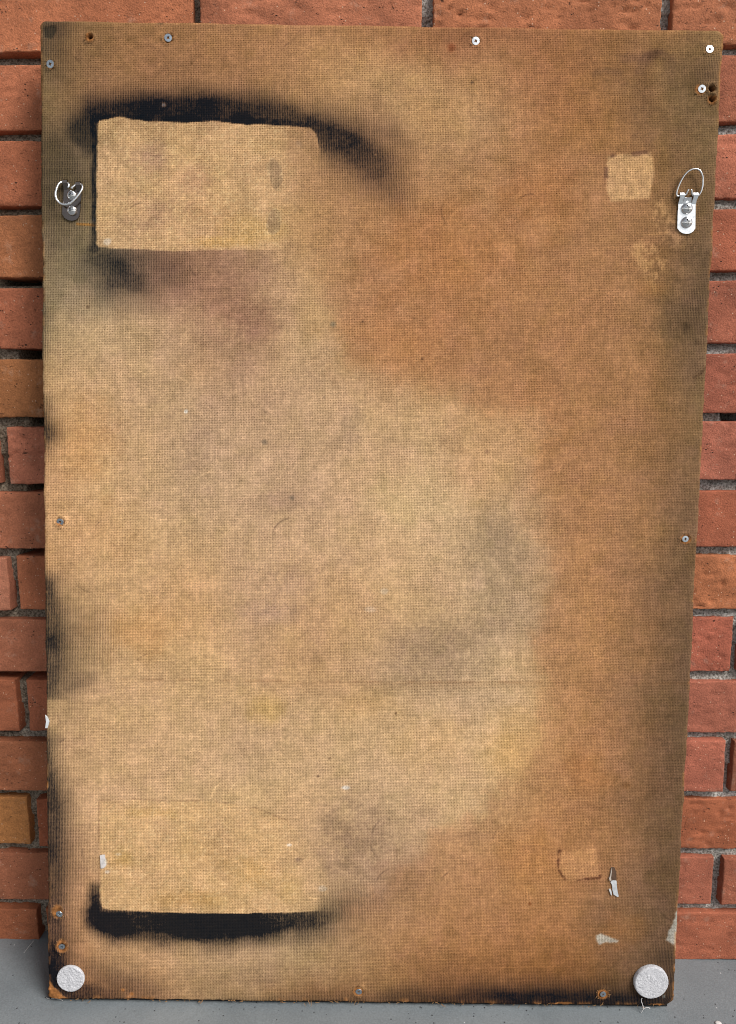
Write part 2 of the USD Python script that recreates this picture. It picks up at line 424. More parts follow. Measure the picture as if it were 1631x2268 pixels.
# uneven outline: rounded corners, chewed lower edge, slightly wavy sides
one = lambda a, sc, seed: meshkit.fbm(np.stack([a * sc, 0 * a, 0 * a], -1), 4, seed) - .5
loc = base.copy()
loc[..., 1] += np.exp(-T / 0.004) * (0.0020 * one(S, 40, 11) + 0.0018 * one(S, 260, 12) + 0.0010)
loc[..., 1] -= np.exp(-(BHH - T) / 0.004) * (0.0014 * one(S, 30, 13) + 0.0006)
loc[..., 0] += np.exp(-S / 0.004) * (0.0022 * one(T, 40, 14) + 0.0014 * one(T, 230, 15))
loc[..., 0] -= np.exp(-(BW - S) / 0.004) * (0.0022 * one(T, 36, 16) + 0.0012 * one(T, 230, 17))
for (su, sv), rc in (((0, 1), 0.006), ((1, 1), 0.0075), ((1, 0), 0.012), ((0, 0), 0.005)):
    ds = S if su == 0 else BW - S
    dt = T if sv == 0 else BHH - T
    inside = (ds < rc) & (dt < rc)
    a, b = rc - ds, rc - dt
    m = np.maximum(a, b); rr = np.hypot(a, b)
    k = np.where(rr > 1e-9, m / np.maximum(rr, 1e-9), 1)
    loc[..., 0] += np.where(inside, (a - a * k) * (1 if su == 0 else -1), 0)
    loc[..., 1] += np.where(inside, (b - b * k) * (1 if sv == 0 else -1), 0)
PX = board_photo(loc)                                             # where each point of the board lies on the measuring grid
gxp, gyp = PX[..., 0], PX[..., 1]
hz = np.zeros_like(S)
hz += 0.0016 * (meshkit.fbm(np.stack([S * 3, T * 3, 0 * S], -1), 2, 40) - .5)   # faint warp of the sheet
edge_d = np.minimum(np.minimum(S, BW - S), np.minimum(T, BHH - T))
hz -= 0.0012 * np.exp(-edge_d / 0.0012)

# ---------------------------------------------------------------- colour of the board: old stains and paint
cols = [100, 250, 400, 550, 700, 850, 1000, 1150, 1300, 1450, 1580]
table = {
    60: [(115, 92, 62), (150, 108, 65), (160, 112, 68), (168, 118, 72), (172, 120, 75), (170, 118, 72), (158, 105, 64), (162, 106, 64), (160, 108, 62), (150, 106, 60), (155, 118, 70)],
    180: [(130, 104, 66), (150, 108, 68), (158, 112, 72), (165, 118, 75), (180, 132, 82), (186, 140, 90), (182, 134, 84), (172, 118, 72), (160, 108, 62), (140, 104, 64), (128, 100, 62)],
    320: [(118, 96, 62), (130, 105, 70), (150, 115, 75), (165, 125, 85), (175, 130, 85), (170, 125, 82), (185, 140, 92), (178, 125, 76), (165, 112, 62), (148, 106, 62), (132, 104, 64)],
    460: [(125, 104, 70), (150, 125, 85), (170, 130, 88), (180, 138, 90), (185, 138, 88), (180, 128, 78), (180, 124, 74), (178, 120, 70), (168, 114, 64), (152, 108, 64), (128, 100, 62)],
    600: [(140, 118, 84), (150, 125, 92), (160, 118, 86), (168, 128, 92), (185, 140, 92), (180, 122, 74), (180, 120, 70), (178, 118, 68), (170, 114, 64), (150, 106, 62), (120, 94, 62)],
    750: [(150, 125, 85), (180, 148, 108), (168, 130, 98), (160, 120, 90), (186, 146, 104), (182, 128, 80), (178, 118, 70), (178, 118, 68), (170, 112, 64), (152, 108, 66), (118, 92, 62)],
    900: [(185, 140, 88), (195, 152, 104), (182, 146, 108), (178, 140, 106), (188, 150, 110), (192, 150, 104), (190, 144, 94), (182, 126, 76), (172, 116, 66), (158, 110, 64), (130, 100, 62)],
    1050: [(196, 142, 90), (200, 156, 104), (188, 152, 112), (184, 148, 114), (190, 152, 114), (196, 156, 112), (200, 160, 116), (188, 140, 92), (178, 122, 72), (162, 114, 66), (140, 104, 64)],
    1200: [(198, 146, 94), (202, 158, 106), (200, 158, 108), (190, 152, 112), (194, 154, 112), (202, 162, 114), (200, 164, 122), (188, 150, 110), (182, 126, 74), (168, 118, 68), (130, 98, 62)],
    1350: [(180, 138, 90), (200, 155, 102), (202, 152, 94), (190, 148, 106), (192, 146, 96), (198, 154, 104), (202, 162, 116), (180, 148, 112), (186, 132, 78), (168, 116, 66), (115, 88, 56)],
    1500: [(180, 142, 98), (196, 154, 104), (204, 160, 106), (200, 156, 106), (190, 144, 96), (194, 152, 106), (182, 150, 114), (196, 160, 116), (188, 134, 78), (164, 114, 66), (110, 84, 54)],
    1650: [(185, 145, 98), (202, 158, 108), (204, 162, 112), (196, 158, 114), (200, 162, 112), (202, 164, 114), (204, 164, 118), (208, 164, 110), (190, 132, 74), (160, 108, 62), (105, 80, 50)],
    1800: [(160, 122, 80), (205, 160, 112), (206, 164, 110), (206, 166, 110), (196, 156, 108), (184, 150, 112), (200, 160, 112), (202, 156, 98), (184, 124, 68), (150, 104, 62), (110, 84, 54)],
    1950: [(165, 120, 78), (200, 150, 102), (200, 156, 100), (196, 152, 96), (192, 152, 104), (170, 134, 98), (190, 140, 88), (188, 130, 72), (176, 116, 60), (140, 96, 56), (105, 80, 50)],
    2080: [(165, 115, 75), (185, 135, 88), (190, 148, 100), (185, 148, 105), (178, 142, 96), (175, 130, 82), (172, 118, 68), (172, 114, 62), (160, 104, 54), (125, 88, 50), (100, 76, 48)],
    2210: [(150, 105, 65), (160, 112, 70), (165, 125, 82), (160, 124, 80), (150, 108, 66), (140, 100, 60), (130, 88, 50), (125, 85, 48), (120, 82, 46), (105, 76, 44), (95, 72, 42)]}
ys = sorted(table)
arr = np.array([table[k] for k in ys], float)
P3 = np.stack([gxp / 100.0, gyp / 100.0, 0 * gxp], -1)
n_a = meshkit.fbm(P3 * 0.9, 4, 50) - .5
n_b = meshkit.fbm(P3 * 0.9, 4, 60) - .5
n_c = meshkit.fbm(P3 * 2.6, 4, 70) - .5
n_d = meshkit.fbm(P3 * [1.4, 3.2, 1], 4, 80) - .5
n_f = meshkit.fbm(P3 * 13, 3, 90) - .5
n_e = meshkit.fbm(P3 * 1.7, 4, 101) - .5
n_g = meshkit.fbm(P3 * 3.4, 3, 111) - .5
wx, wy = gxp + Ug ** 4 * (1600 - PX[:, -1:, 0]) + 80 * n_a, gyp + 110 * n_b                         # stains have wandering edges
col = np.stack([RectBivariateSpline(ys, cols, arr[..., k], kx=2, ky=2).ev(np.clip(wy, 55, 2220), np.clip(wx, 95, 1600)) for k in range(3)], -1)
grey = col.mean(-1, keepdims=True)
col = (grey + (col - grey) * 0.82) * 1.02



def paint(c, m, strength=1.0):
    global col
    m = np.clip(m * strength, 0, 1)[..., None]
    col = col * (1 - m) + np.asarray(c, float) * m


def blob(x, y, rx, ry, soft=1.0, wob=0.25, rot=0.0):
    dx, dy = gxp - x, gyp - y
    c, s = math.cos(rot), math.sin(rot)
    d = np.hypot((dx * c + dy * s) / rx, (-dx * s + dy * c) / ry) + wob * 2 * n_c + wob * n_f
    return 1 - sstep(1 - soft, 1 + 0.001, d)


def poly_sdf(pts, warp=0.0):
    """Distance to a polygon's edge, negative inside."""
    x, y = gxp + warp * n_f * 4 + warp * n_c * 4, gyp + warp * n_f * 3 - warp * n_c * 4
    pts = np.asarray(pts, float)
    d = np.full(x.shape, 1e9); ins = np.zeros(x.shape, bool)
    for (ax, ay), (bx, by) in zip(pts, np.roll(pts, -1, 0)):
        ex, ey = bx - ax, by - ay
        t = np.clip(((x - ax) * ex + (y - ay) * ey) / (ex * ex + ey * ey), 0, 1)
        d = np.minimum(d, np.hypot(x - ax - t * ex, y - ay - t * ey))
        cond = ((ay > y) != (by > y))
        with np.errstate(divide='ignore', invalid='ignore'):
            ins ^= cond & (x < (bx - ax) * (y - ay) / (by - ay + 1e-12) + ax)
    return np.where(ins, -d, d)


def stroke(pts, rad, soft, dens):
    """Sprayed line: full within rad of the line, gone at rad + soft. rad, soft, dens per point."""
    pts = np.asarray(pts, float)
    rad, soft, dens = (np.broadcast_to(np.asarray(a, float), len(pts)) for a in (rad, soft, dens))
    out = np.zeros_like(gxp)
    x, y = gxp + 22 * n_c + 16 * n_a, gyp + 22 * n_d + 16 * n_b
    for k in range(len(pts) - 1):
        (ax, ay), (bx, by) = pts[k], pts[k + 1]
        ex, ey = bx - ax, by - ay
        t = np.clip(((x - ax) * ex + (y - ay) * ey) / (ex * ex + ey * ey), 0, 1)
        d = np.hypot(x - ax - t * ex, y - ay - t * ey)
        r = rad[k] * (1 - t) + rad[k + 1] * t; s = soft[k] * (1 - t) + soft[k + 1] * t; e = dens[k] * (1 - t) + dens[k + 1] * t
        out = np.maximum(out, e * (1 - np.clip((d - r) / (s * 1.3), 0, 1)) ** 1.8)
    return out


# the two places where labels masked the board
rectA = [(216, 282), (219, 266), (245, 262), (262, 257), (285, 262), (330, 268), (400, 270), (470, 268), (530, 273), (600, 277), (660, 280), (688, 282), (700, 296), (708, 330), (700, 400), (670, 470), (628, 552), (520, 553), (400, 556), (300, 552), (218, 548), (213, 540), (214, 400)]
rectB = [(221, 1776), (300, 1772), (360, 1776), (470, 1776), (560, 1790), (640, 1820), (700, 1900), (735, 1980), (720, 2016), (640, 2023), (500, 2024), (360, 2022), (250, 2017), (228, 2013), (222, 1998)]
sA, sB = poly_sdf(rectA, 1.0), poly_sdf(rectB, 0.8)
mA, mB = sstep(1.2, -1.6, sA), sstep(1.2, -1.6, sB)

# the big pale zone with a wandering border, and the redder sheet outside it
zone = poly_sdf([(60, 640), (330, 640), (690, 570), (730, 640), (737, 720), (760, 830), (914, 800), (988, 850), (1090, 870), (1180, 885), (1235, 965), (1197, 1030), (1200, 1200), (1195, 1380), (1185, 1587), (1120, 1705), (1000, 1800), (900, 1900), (760, 2010), (560, 2160), (200, 2160), (170, 1700), (200, 1500), (230, 1300), (60, 1180)], 0.0)
zn = zone + 90 * n_c + 110 * n_a + 22 * n_f
paint((204, 166, 126), sstep(36, -64, zn), .42)
paint((171, 128, 91), sstep(-20, 50, zn) * sstep(640, 800, gxp) * sstep(1480, 1380, gxp) * sstep(240, 420, gyp) * sstep(2200, 1950, gyp), .6)
# purple-brown and grey clouds
for (x, y, rx, ry, c, a) in [
        (480, 650, 180, 140, (156, 116, 93), .62), (560, 720, 90, 70, (152, 114, 90), .45), (320, 720, 90, 70, (184, 152, 112), .5), (690, 700, 60, 90, (196, 158, 110), .45), (450, 820, 80, 60, (200, 158, 116), .5),
        (430, 1000, 70, 130, (170, 140, 112), .5), (370, 950, 60, 60, (184, 150, 118), .4), (620, 1110, 120, 40, (176, 142, 118), .5), (640, 1300, 90, 60, (180, 145, 122), .45), (600, 1360, 80, 40, (184, 150, 130), .45),
        (700, 1400, 60, 80, (176, 140, 110), .4), (930, 1110, 170, 100, (214, 182, 136), .7), (1100, 1210, 90, 120, (158, 134, 104), .6), (960, 1430, 130, 80, (156, 130, 102), .55), (1090, 1310, 90, 120, (164, 138, 106), .55), (880, 1500, 90, 60, (166, 138, 106), .45), (780, 950, 60, 90, (168, 140, 112), .4), (1000, 980, 60, 50, (170, 136, 100), .35),
        (1060, 1040, 110, 120, (198, 156, 110), .5), (1130, 1650, 90, 120, (214, 168, 108), .55), (960, 1640, 130, 120, (208, 168, 118), .5), (820, 1560, 120, 60, (200, 158, 104), .4), (590, 1570, 60, 50, (202, 166, 92), .45),
        (790, 1880, 100, 120, (152, 124, 98), .8), (720, 1840, 60, 50, (156, 128, 102), .5), (880, 1940, 90, 70, (162, 122, 92), .4), (760, 1970, 80, 50, (168, 138, 104), .5),
        (180, 980, 110, 150, (200, 146, 92), .45), (220, 1180, 150, 120, (200, 148, 94), .3), (300, 1400, 140, 80, (200, 146, 88), .4), (880, 760, 200, 120, (188, 130, 80), .35), (1000, 560, 260, 200, (180, 122, 72), .4),
        (960, 260, 120, 100, (188, 142, 96), .4), (1380, 150, 130, 60, (142, 102, 64), .35), (1430, 210, 50, 70, (128, 96, 66), .45), (1400, 130, 60, 14, (118, 88, 64), .5), (1200, 430, 120, 120, (170, 114, 66), .4),
        (1440, 640, 60, 30, (168, 122, 76), .6), (1500, 700, 70, 90, (104, 84, 62), .55), (1550, 600, 50, 160, (104, 84, 60), .5), (1510, 760, 60, 70, (112, 88, 60), .4), (1540, 160, 50, 120, (110, 86, 58), .55), (1500, 400, 70, 120, (134, 102, 66), .4),
        (1530, 1300, 60, 200, (108, 82, 54), .5), (1500, 1900, 90, 300, (100, 76, 50), .5), (1380, 2060, 70, 60, (182, 118, 58), .45), (1420, 1780, 120, 100, (134, 96, 60), .3), (1250, 2150, 200, 60, (132, 90, 52), .4),
        (1300, 1700, 70, 90, (168, 112, 64), .35), (1180, 1900, 120, 120, (190, 132, 76), .4), (330, 350, 70, 50, (176, 136, 106), .0)]:
    paint(c, blob(x, y, rx, ry, 1.0, .35), a)
# grime worn in along the right side, and one grey smear right of the middle
paint((116, 92, 68), sstep(.84, .985, Ug + .10 * n_a + .06 * n_c) * sstep(700, 1250, gyp), .5)
paint((160, 136, 106), stroke([(1150, 1150), (1095, 1290), (1000, 1400), (880, 1500)], [26, 40, 40, 24], 110, [.7, 1, 1, .7]), .3)
# the masked places are paler, clean board
paint((203, 164, 120), mA * sstep(672, 585, gxp + 120 * n_c) * (0.80 + 0.5 * n_c))
paint((205, 166, 119), mB * sstep(720, 600, gxp) * (0.75 + 0.5 * n_c))
for (x, y, rx, ry, c, a) in [(335, 345, 75, 45, (178, 140, 116), .6), (430, 400, 90, 60, (182, 140, 108), .5), (330, 470, 100, 60, (178, 138, 112), .4), (470, 470, 80, 60, (186, 142, 102), .4), (560, 510, 120, 50, (204, 164, 100), .5), (560, 330, 110, 50, (208, 168, 118), .5), (480, 535, 130, 18, (212, 168, 98), .5),
                             (460, 1900, 120, 60, (190, 150, 102), .4), (270, 1905, 45, 32, (172, 138, 78), .55), (420, 1990, 130, 34, (184, 142, 84), .5), (560, 1930, 70, 50, (204, 160, 96), .5), (640, 1960, 50, 50, (212, 174, 110), .4), (330, 1800, 90, 20, (214, 172, 108), .5)]:
    paint(c, blob(x, y, rx, ry, 1.0, .4), a)
# glue marks and paper residue
for g in ([(598, 352), (606, 351), (616, 360), (624, 374), (626, 398), (620, 412), (608, 420), (600, 404), (595, 384), (593, 366)], [(604, 460), (614, 462), (621, 470), (622, 492), (619, 510), (606, 520), (594, 516), (590, 500), (593, 478)]):
    gs = poly_sdf(g, 0.8)
    paint((160, 132, 98), sstep(1.5, -1.5, gs), .8)
    paint((206, 176, 130), sstep(2.2, .6, np.abs(gs)) * (n_f > 0), .5)
fleck = sstep(.10, .20, meshkit.fbm(P3 * [22, 34, 1], 3, 141) - .5)
paint((226, 194, 146), fleck * (mA * sstep(690, 600, gxp) + mB * sstep(720, 640, gxp)), .42)
paint((222, 188, 136), fleck * sstep(14, 2, np.abs(sB)) * (gxp < 640) * sstep(.0, .15, n_c + n_f * .5), .6)
paint((140, 108, 76), sstep(2.8, .8, np.abs(sB - 1.8)) * (gyp < 1990) * (gxp < 640) * sstep(-.2, .1, n_f + n_c), .5)
paint((158, 128, 100), blob(662, 318, 12, 8, .5, .2, .9), .6)
sq = poly_sdf([(1345, 345), (1440, 336), (1447, 352), (1449, 385), (1440, 440), (1352, 447), (1343, 415)], 1.0)
paint((203, 162, 116), sstep(3, -4, sq) * (.85 + .25 * n_f))
paint((96, 68, 52), sstep(7, 2, np.abs(sq)) * sstep(.02, .16, n_c + .1 * (gyp < 350)) , .6)
sq2 = poly_sdf([(1240, 1885), (1320, 1880), (1330, 1945), (1255, 1952), (1236, 1925)], 1.4)
paint((194, 145, 98), sstep(3, -4, sq2) * (.8 + .6 * n_f), .8)
paint((88, 56, 36), sstep(5, 1, np.abs(sq2)) * ((gyp > 1938) | (gxp < 1246)) * sstep(-.25, .1, n_c + n_f), .8)
paint((92, 66, 44), blob(1450, 120, 22, 16, .6, .4), .6)
paint((180, 128, 62), sstep(4, 1, np.abs(gyp - 497 - .08 * (gxp - 190))) * (gxp > 168) * (gxp < 211), .9)
t1 = poly_sdf([(1390, 545), (1418, 528), (1440, 540), (1470, 545), (1482, 590), (1462, 612), (1452, 640), (1430, 618), (1412, 585)], 2.0)
paint((192, 148, 102), sstep(6, -10, t1) * sstep(-.2, .1, n_f + n_c * .6), .75)
t2 = poly_sdf([(1440, 450), (1470, 440), (1490, 475), (1530, 500), (1525, 545), (1480, 560), (1455, 500)], 2.0)
paint((190, 148, 104), sstep(8, -14, t2) * sstep(-.1, .12, n_f + n_c * .6), .65)
for (x1, y1, x2, y2, c) in [(1440, 620, 1456, 648, (186, 142, 94)), (1425, 520, 1480, 514, (186, 142, 94)), (1265, 870, 1275, 900, (186, 142, 94)), (1540, 835, 1562, 815, (70, 52, 36))]:
    paint(c, stroke([(x1, y1), (x2, y2)], .6, 4, 1.0), .5)

# ring mark and old tape edges at the upper right, a faint crease across the sheet
paint((88, 66, 52), stroke([(1418, 156), (1436, 128), (1460, 116), (1480, 134), (1484, 172)], [6, 9, 10, 8, 4], 12, [.5, .9, 1, .7, .2]), .5)
paint((110, 84, 60), stroke([(1318, 166), (1345, 160), (1372, 164)], 3, 10, .8), .5)
paint((112, 88, 64), sstep(1478, 1490, gxp + 16 * n_f) * sstep(120, 150, gyp) * sstep(700, 520, gyp), .32)
paint((120, 94, 66), sstep(1395, 1402, gxp + 10 * n_f) * sstep(1486, 1480, gxp) * sstep(225, 240, gyp + 10 * n_f) * sstep(345, 300, gyp), .3)
cr_y = np.abs(gyp - 1509 - .006 * (gxp - 800) - 5 * n_a)
paint((120, 88, 58), sstep(4.5, 1.0, cr_y) * sstep(-.12, .12, n_g + .4 * n_f) * sstep(230, 320, gxp), .28)
paint((150, 116, 80), sstep(26, 0, np.where(gyp > 1509, cr_y, 99)) * sstep(560, 700, gxp) * sstep(1260, 1150, gxp), .22)
for k in range(70):
    xs_, ys_ = rng.uniform(130, 1500), rng.uniform(90, 2150)
    a_, l_ = rng.uniform(0, 3.14), rng.uniform(6, 34)
    dk = rng.random() < .45
    box_ = (np.abs(gxp - xs_) < 60) & (np.abs(gyp - ys_) < 60)
    if box_.any():
        r_, c_ = np.where(box_); sl = np.s_[r_.min():r_.max() + 1, c_.min():c_.max() + 1]
        ux, uy = math.cos(a_), math.sin(a_)
        tx = (gxp[sl] - xs_) * ux + (gyp[sl] - ys_) * uy
        tn = -(gxp[sl] - xs_) * uy + (gyp[sl] - ys_) * ux + .012 * tx * tx
        m_ = (sstep(2.6, .6, np.abs(tn)) * sstep(l_, l_ * .6, np.abs(tx)) * rng.uniform(.25, .6))[..., None]
        col[sl] = col[sl] * (1 - m_) + col[sl] * (.62 if dk else 1.22) * m_

# small spots, dark and white
for (x, y, r, c) in [(1046, 182, 6, (84, 66, 52)), (936, 794, 4.5, (70, 48, 32)), (804, 712, 3.5, (80, 62, 48)), (738, 718, 10, (136, 122, 100)), (647, 1103, 8, (128, 112, 92)), (585, 980, 9, (134, 116, 96)), (718, 880, 5, (110, 92, 74)), (1174, 2002, 5, (110, 62, 30)), (877, 1580, 4, (96, 70, 46)), (705, 1720, 4, (80, 60, 44)),
                     (1388, 1740, 12, (128, 92, 58)), (195, 680, 6, (108, 86, 64)), (730, 1680, 3, (90, 66, 46)), (425, 140, 4, (104, 76, 46)), (355, 48, 8, (96, 78, 54)), (285, 88, 5, (112, 84, 52)), (362, 232, 7, (92, 104, 118)), (208, 487, 6, (120, 118, 116)), (1000, 105, 14, (128, 76, 46)), (1520, 725, 14, (88, 70, 50)), (1545, 760, 12, (92, 74, 52)), (1383, 930, 7, (140, 100, 60)),
                     (660, 1904, 9, (150, 122, 98)), (1080, 1000, 7, (164, 126, 96)), (400, 1975, 3, (100, 76, 48)), (310, 1985, 3, (120, 96, 60))]:
    paint(c, blob(x, y, r, r, .9, .3), .8)
for (x, y, rx, ry, a) in [(412, 912, 5, 5, .8), (765, 1745, 11, 5, .8), (641, 1872, 8, 4, .75), (232, 1912, 6, 12, .95), (228, 1897, 5, 5, .9), (237, 1932, 7, 5, .5), (262, 1893, 9, 4, .35), (104, 1598, 5, 14, .95), (715, 1968, 14, 10, .3), (852, 1310, 10, 8, .25), (820, 1350, 14, 8, .2), (238, 535, 10, 10, .45), (1345, 380, 10, 30, .0)]:
    paint((226, 220, 210), blob(x, y, rx, ry, .55, .45), a)
# white paint rubbed on the lower right
w1 = poly_sdf([(1321, 2072), (1332, 2069), (1348, 2076), (1371, 2083), (1368, 2088), (1340, 2088), (1328, 2094), (1322, 2086)], 1.2)
paint((186, 180, 168), sstep(2.5, -2.5, w1), .88)
w2 = poly_sdf([(1504, 1996), (1508, 1996), (1504, 2112), (1495, 2092), (1484, 2086), (1477, 2082), (1481, 2063), (1490, 2045), (1497, 2025)], 1.4)
paint((172, 170, 160), sstep(2.5, -2.5, w2), .88)
for (x, y) in [(1502, 2128), (1503, 2108), (1499, 2152), (1498, 2165), (1471, 2208)]:
    paint((190, 190, 184), blob(x, y, 4, 5, .6, .5), .8)

# fine mottling of the old sheet, over everything but the paint
n_h = meshkit.fbm(P3 * [2.2, 7.0, 1], 4, 121) - .5
n_i = meshkit.fbm(P3 * 6.0, 3, 131) - .5
col *= 1.06 * (1 + 0.07 * n_c + 0.05 * n_d + 0.16 * n_f + 0.04 * n_g + 0.07 * n_h + 0.10 * n_i)[..., None]
col += n_e[..., None] * np.array([6, 3, 9]) + n_g[..., None] * np.array([4, 1, 5]) + n_i[..., None] * np.array([3, 1, 5])
col[..., 1] *= 1 - .05 * np.clip(1 - col.mean(-1) / 165, 0, 1)
nf2 = meshkit.fbm(P3 * 38, 2, 151) - .5
col *= (1 + .16 * nf2)[..., None]

# black spray paint: how much lies on each spot (the weave's grooves catch it first)
K = np.zeros_like(gxp)
K = np.maximum(K, stroke([(185, 285), (225, 246), (320, 240), (470, 238), (600, 246), (690, 262)], [14, 16, 18, 18, 14, 8], [56, 54, 50, 50, 50, 48], [.78, .98, 1.06, 1.06, .95, .78]))
K = np.maximum(K, stroke([(215, 262), (300, 262), (420, 264), (600, 270), (690, 275)], [8, 10, 10, 9, 6], [34, 36, 36, 34, 32], [1.05, 1.15, 1.15, 1.1, .9]))
K = np.maximum(K, stroke([(690, 275), (770, 318), (830, 370), (880, 430)], [14, 22, 20, 8], [64, 84, 80, 74], [.95, .92, .74, .45]))
K = np.maximum(K, stroke([(790, 300), (860, 300), (905, 330)], [10, 10, 4], [60, 60, 60], [.55, .45, .25]))
K = np.maximum(K, stroke([(170, 300), (195, 320)], [16, 16], [40, 40], [.75, .7]))
K = np.maximum(K, stroke([(209, 270), (209, 400), (208, 490), (205, 545)], [4, 3, 3, 6], [18, 14, 14, 22], [1.1, .95, .9, .9]))
K = np.maximum(K, stroke([(232, 575), (262, 606), (302, 626)], [18, 24, 14], [90, 100, 90], [.74, .82, .68]))
K = np.maximum(K, stroke([(226, 560), (370, 596)], [10, 10], [60, 80], [.72, .5]))
K = np.maximum(K, stroke([(120, 340), (150, 430), (140, 520)], [34, 36, 30], [66, 66, 66], [.42, .48, .34]))
K = np.maximum(K, stroke([(120, 70), (125, 150)], [20, 12], [60, 60], [.45, .3]))
K = np.maximum(K, stroke([(96, 280), (96, 380)], [4, 4], [30, 30], [.3, .3]))
# lower bar
K = np.maximum(K, stroke([(214, 1990), (216, 2036), (260, 2046), (360, 2046), (460, 2046), (580, 2042), (660, 2036)], [6, 12, 20, 24, 28, 24, 14], [26, 36, 46, 52, 54, 52, 48], [1.0, 1.2, 1.2, 1.25, 1.25, 1.2, 1.0]))
K = np.maximum(K, stroke([(300, 2066), (450, 2076), (540, 2070)], [8, 10, 6], [40, 46, 44], [.9, 1.0, .75]))
K = np.maximum(K, stroke([(660, 2044), (720, 2035), (790, 2010)], [12, 10, 6], [56, 66, 80], [1.0, .8, .35]))
K = np.maximum(K, stroke([(214, 1966), (216, 2000)], [5, 8], [20, 22], [.7, .95]))
# left edge
K = np.maximum(K, stroke([(97, 895), (99, 955), (99, 1010)], [4, 12, 4], [44, 52, 46], [.5, .85, .4]))
K = np.maximum(K, stroke([(103, 1300), (105, 1365), (106, 1440), (106, 1520)], [14, 16, 18, 14], [48, 80, 88, 78], [.78, .86, .88, .74]))
K = np.maximum(K, stroke([(120, 1350), (190, 1400), (150, 1460)], [10, 14, 10], [80, 110, 100], [.42, .36, .38]))
K = np.maximum(K, stroke([(150, 1508), (195, 1506)], [16, 12], [36, 34], [.58, .42]))
K = np.maximum(K, stroke([(104, 1640), (104, 1700)], [6, 6], [44, 46], [.75, .8]))
K = np.maximum(K, stroke([(100, 1720), (104, 1800), (108, 1950), (112, 2090)], [16, 24, 24, 18], [58, 66, 70, 60], [.85, .85, .82, .82]))
K = np.maximum(K, stroke([(112, 2100), (118, 2170), (150, 2200), (260, 2206)], [16, 22, 16, 8], [56, 60, 52, 44], [.95, 1.0, .9, .55]))
K = np.maximum(K, stroke([(160, 2120), (250, 2170), (330, 2200)], [6, 16, 12], [50, 50, 40], [.3, .52, .4]))
K = np.maximum(K, stroke([(98, 680), (96, 780)], [6, 4], [36, 36], [.42, .35]))
# lower edge and right edge
K = np.maximum(K, stroke([(480, 2224), (800, 2224)], [4, 6], [26, 40], [.3, .5]))
K = np.maximum(K, stroke([(840, 2222), (1000, 2218), (1130, 2218), (1260, 2222), (1400, 2226), (1490, 2228)], [6, 10, 18, 16, 14, 10], [44, 58, 54, 48, 50, 50], [.55, .7, .98, .95, .9, .8]))
K = np.maximum(K, stroke([(1480, 2130), (1488, 2200)], [12, 12], [50, 50], [.42, .62]))
K = np.maximum(K, stroke([(1540, 660), (1530, 740)], [10, 10], [50, 50], [.25, .2]))
K = np.maximum(K, stroke([(1590, 130), (1560, 170)], [6, 6], [40, 50], [.2, .25]))
notch = sstep(-3, 2, gyp - 1552) * (gxp < 150) * (gyp < 1600)
K = K * (1 - .8 * notch)
K *= 1 + 0.5 * n_c + 0.25 * n_f
for (x, y, rx, ry) in [(362, 232, 8, 8), (620, 345, 0.1, 0.1), (832, 343, 3, 3)]:
    K *= 1 - .8 * blob(x, y, rx, ry, .8, .3)
K *= 1 - mA * (1 - .0)
K *= 1 - mB * sstep(720, 690, gxp)
K *= 1 - .96 * sstep(2.5, -2.5, np.minimum(w1, w2))
K = np.clip(K, 0, 1.3)

# bare fibre where the skin has torn: round screws, along the lower edge, at corners
fib = np.zeros_like(K)
tears = [(199, 84, 10, 12), (373, 84, 12, 11), (1054, 91, 10, 10), (1572, 111, 12, 11), (1553, 199, 14, 13), (1577, 196, 10, 10), (1578, 219, 12, 13), (134, 1157, 11, 11), (1519, 1194, 13, 11), (128, 2020, 13, 15), (136, 2097, 14, 16), (795, 2197, 13, 11), (1336, 2201, 15, 13), (112, 142, 10, 10)]
for (x, y, rx, ry) in tears:
    fib = np.maximum(fib, blob(x, y, rx, ry, .35, .5))
fib = np.maximum(fib, sstep(1, -2, poly_sdf([(100, 2168), (112, 2172), (121, 2186), (131, 2196), (140, 2206), (150, 2212), (150, 2222), (100, 2222)], 1.6)))
low = sstep(.16, .30, one(S, 38, 91) + .55 * one(S, 170, 92)) * sstep(0.0075, 0.0015, T - 0.004 * one(S, 90, 93))
low = np.maximum(low, 0.2 * sstep(.0016, .0006, T))
fib = np.maximum(fib, low * .65)
side = sstep(.12, .25, one(T, 30, 94) + .5 * one(T, 160, 95)) * sstep(.0035, .001, np.minimum(S, BW - S))
fib = np.maximum(fib, side * .5)
for (x, y, rx, ry) in [(273, 2193, 6, 5), (292, 2202, 7, 6), (1245, 2224, 30, 5), (1455, 2229, 24, 6), (1453, 2206, 8, 5), (104, 1740, 4, 14)]:
    fib = np.maximum(fib, blob(x, y, rx, ry, .4, .5))
K *= 1 - .95 * fib
fibc = np.array([158, 106, 62]) * (1 + .7 * n_f + .5 * n_c)[..., None]
col = col * (1 - fib[..., None]) + fibc * fib[..., None]
# scuffed dark corner, top left
sc = sstep(2, -3, poly_sdf([(94, 62), (112, 54), (124, 56), (124, 68), (112, 86), (98, 82)], 1.2))
col = col * (1 - .75 * sc[..., None]) + np.array([74, 64, 48]) * .75 * sc[..., None]

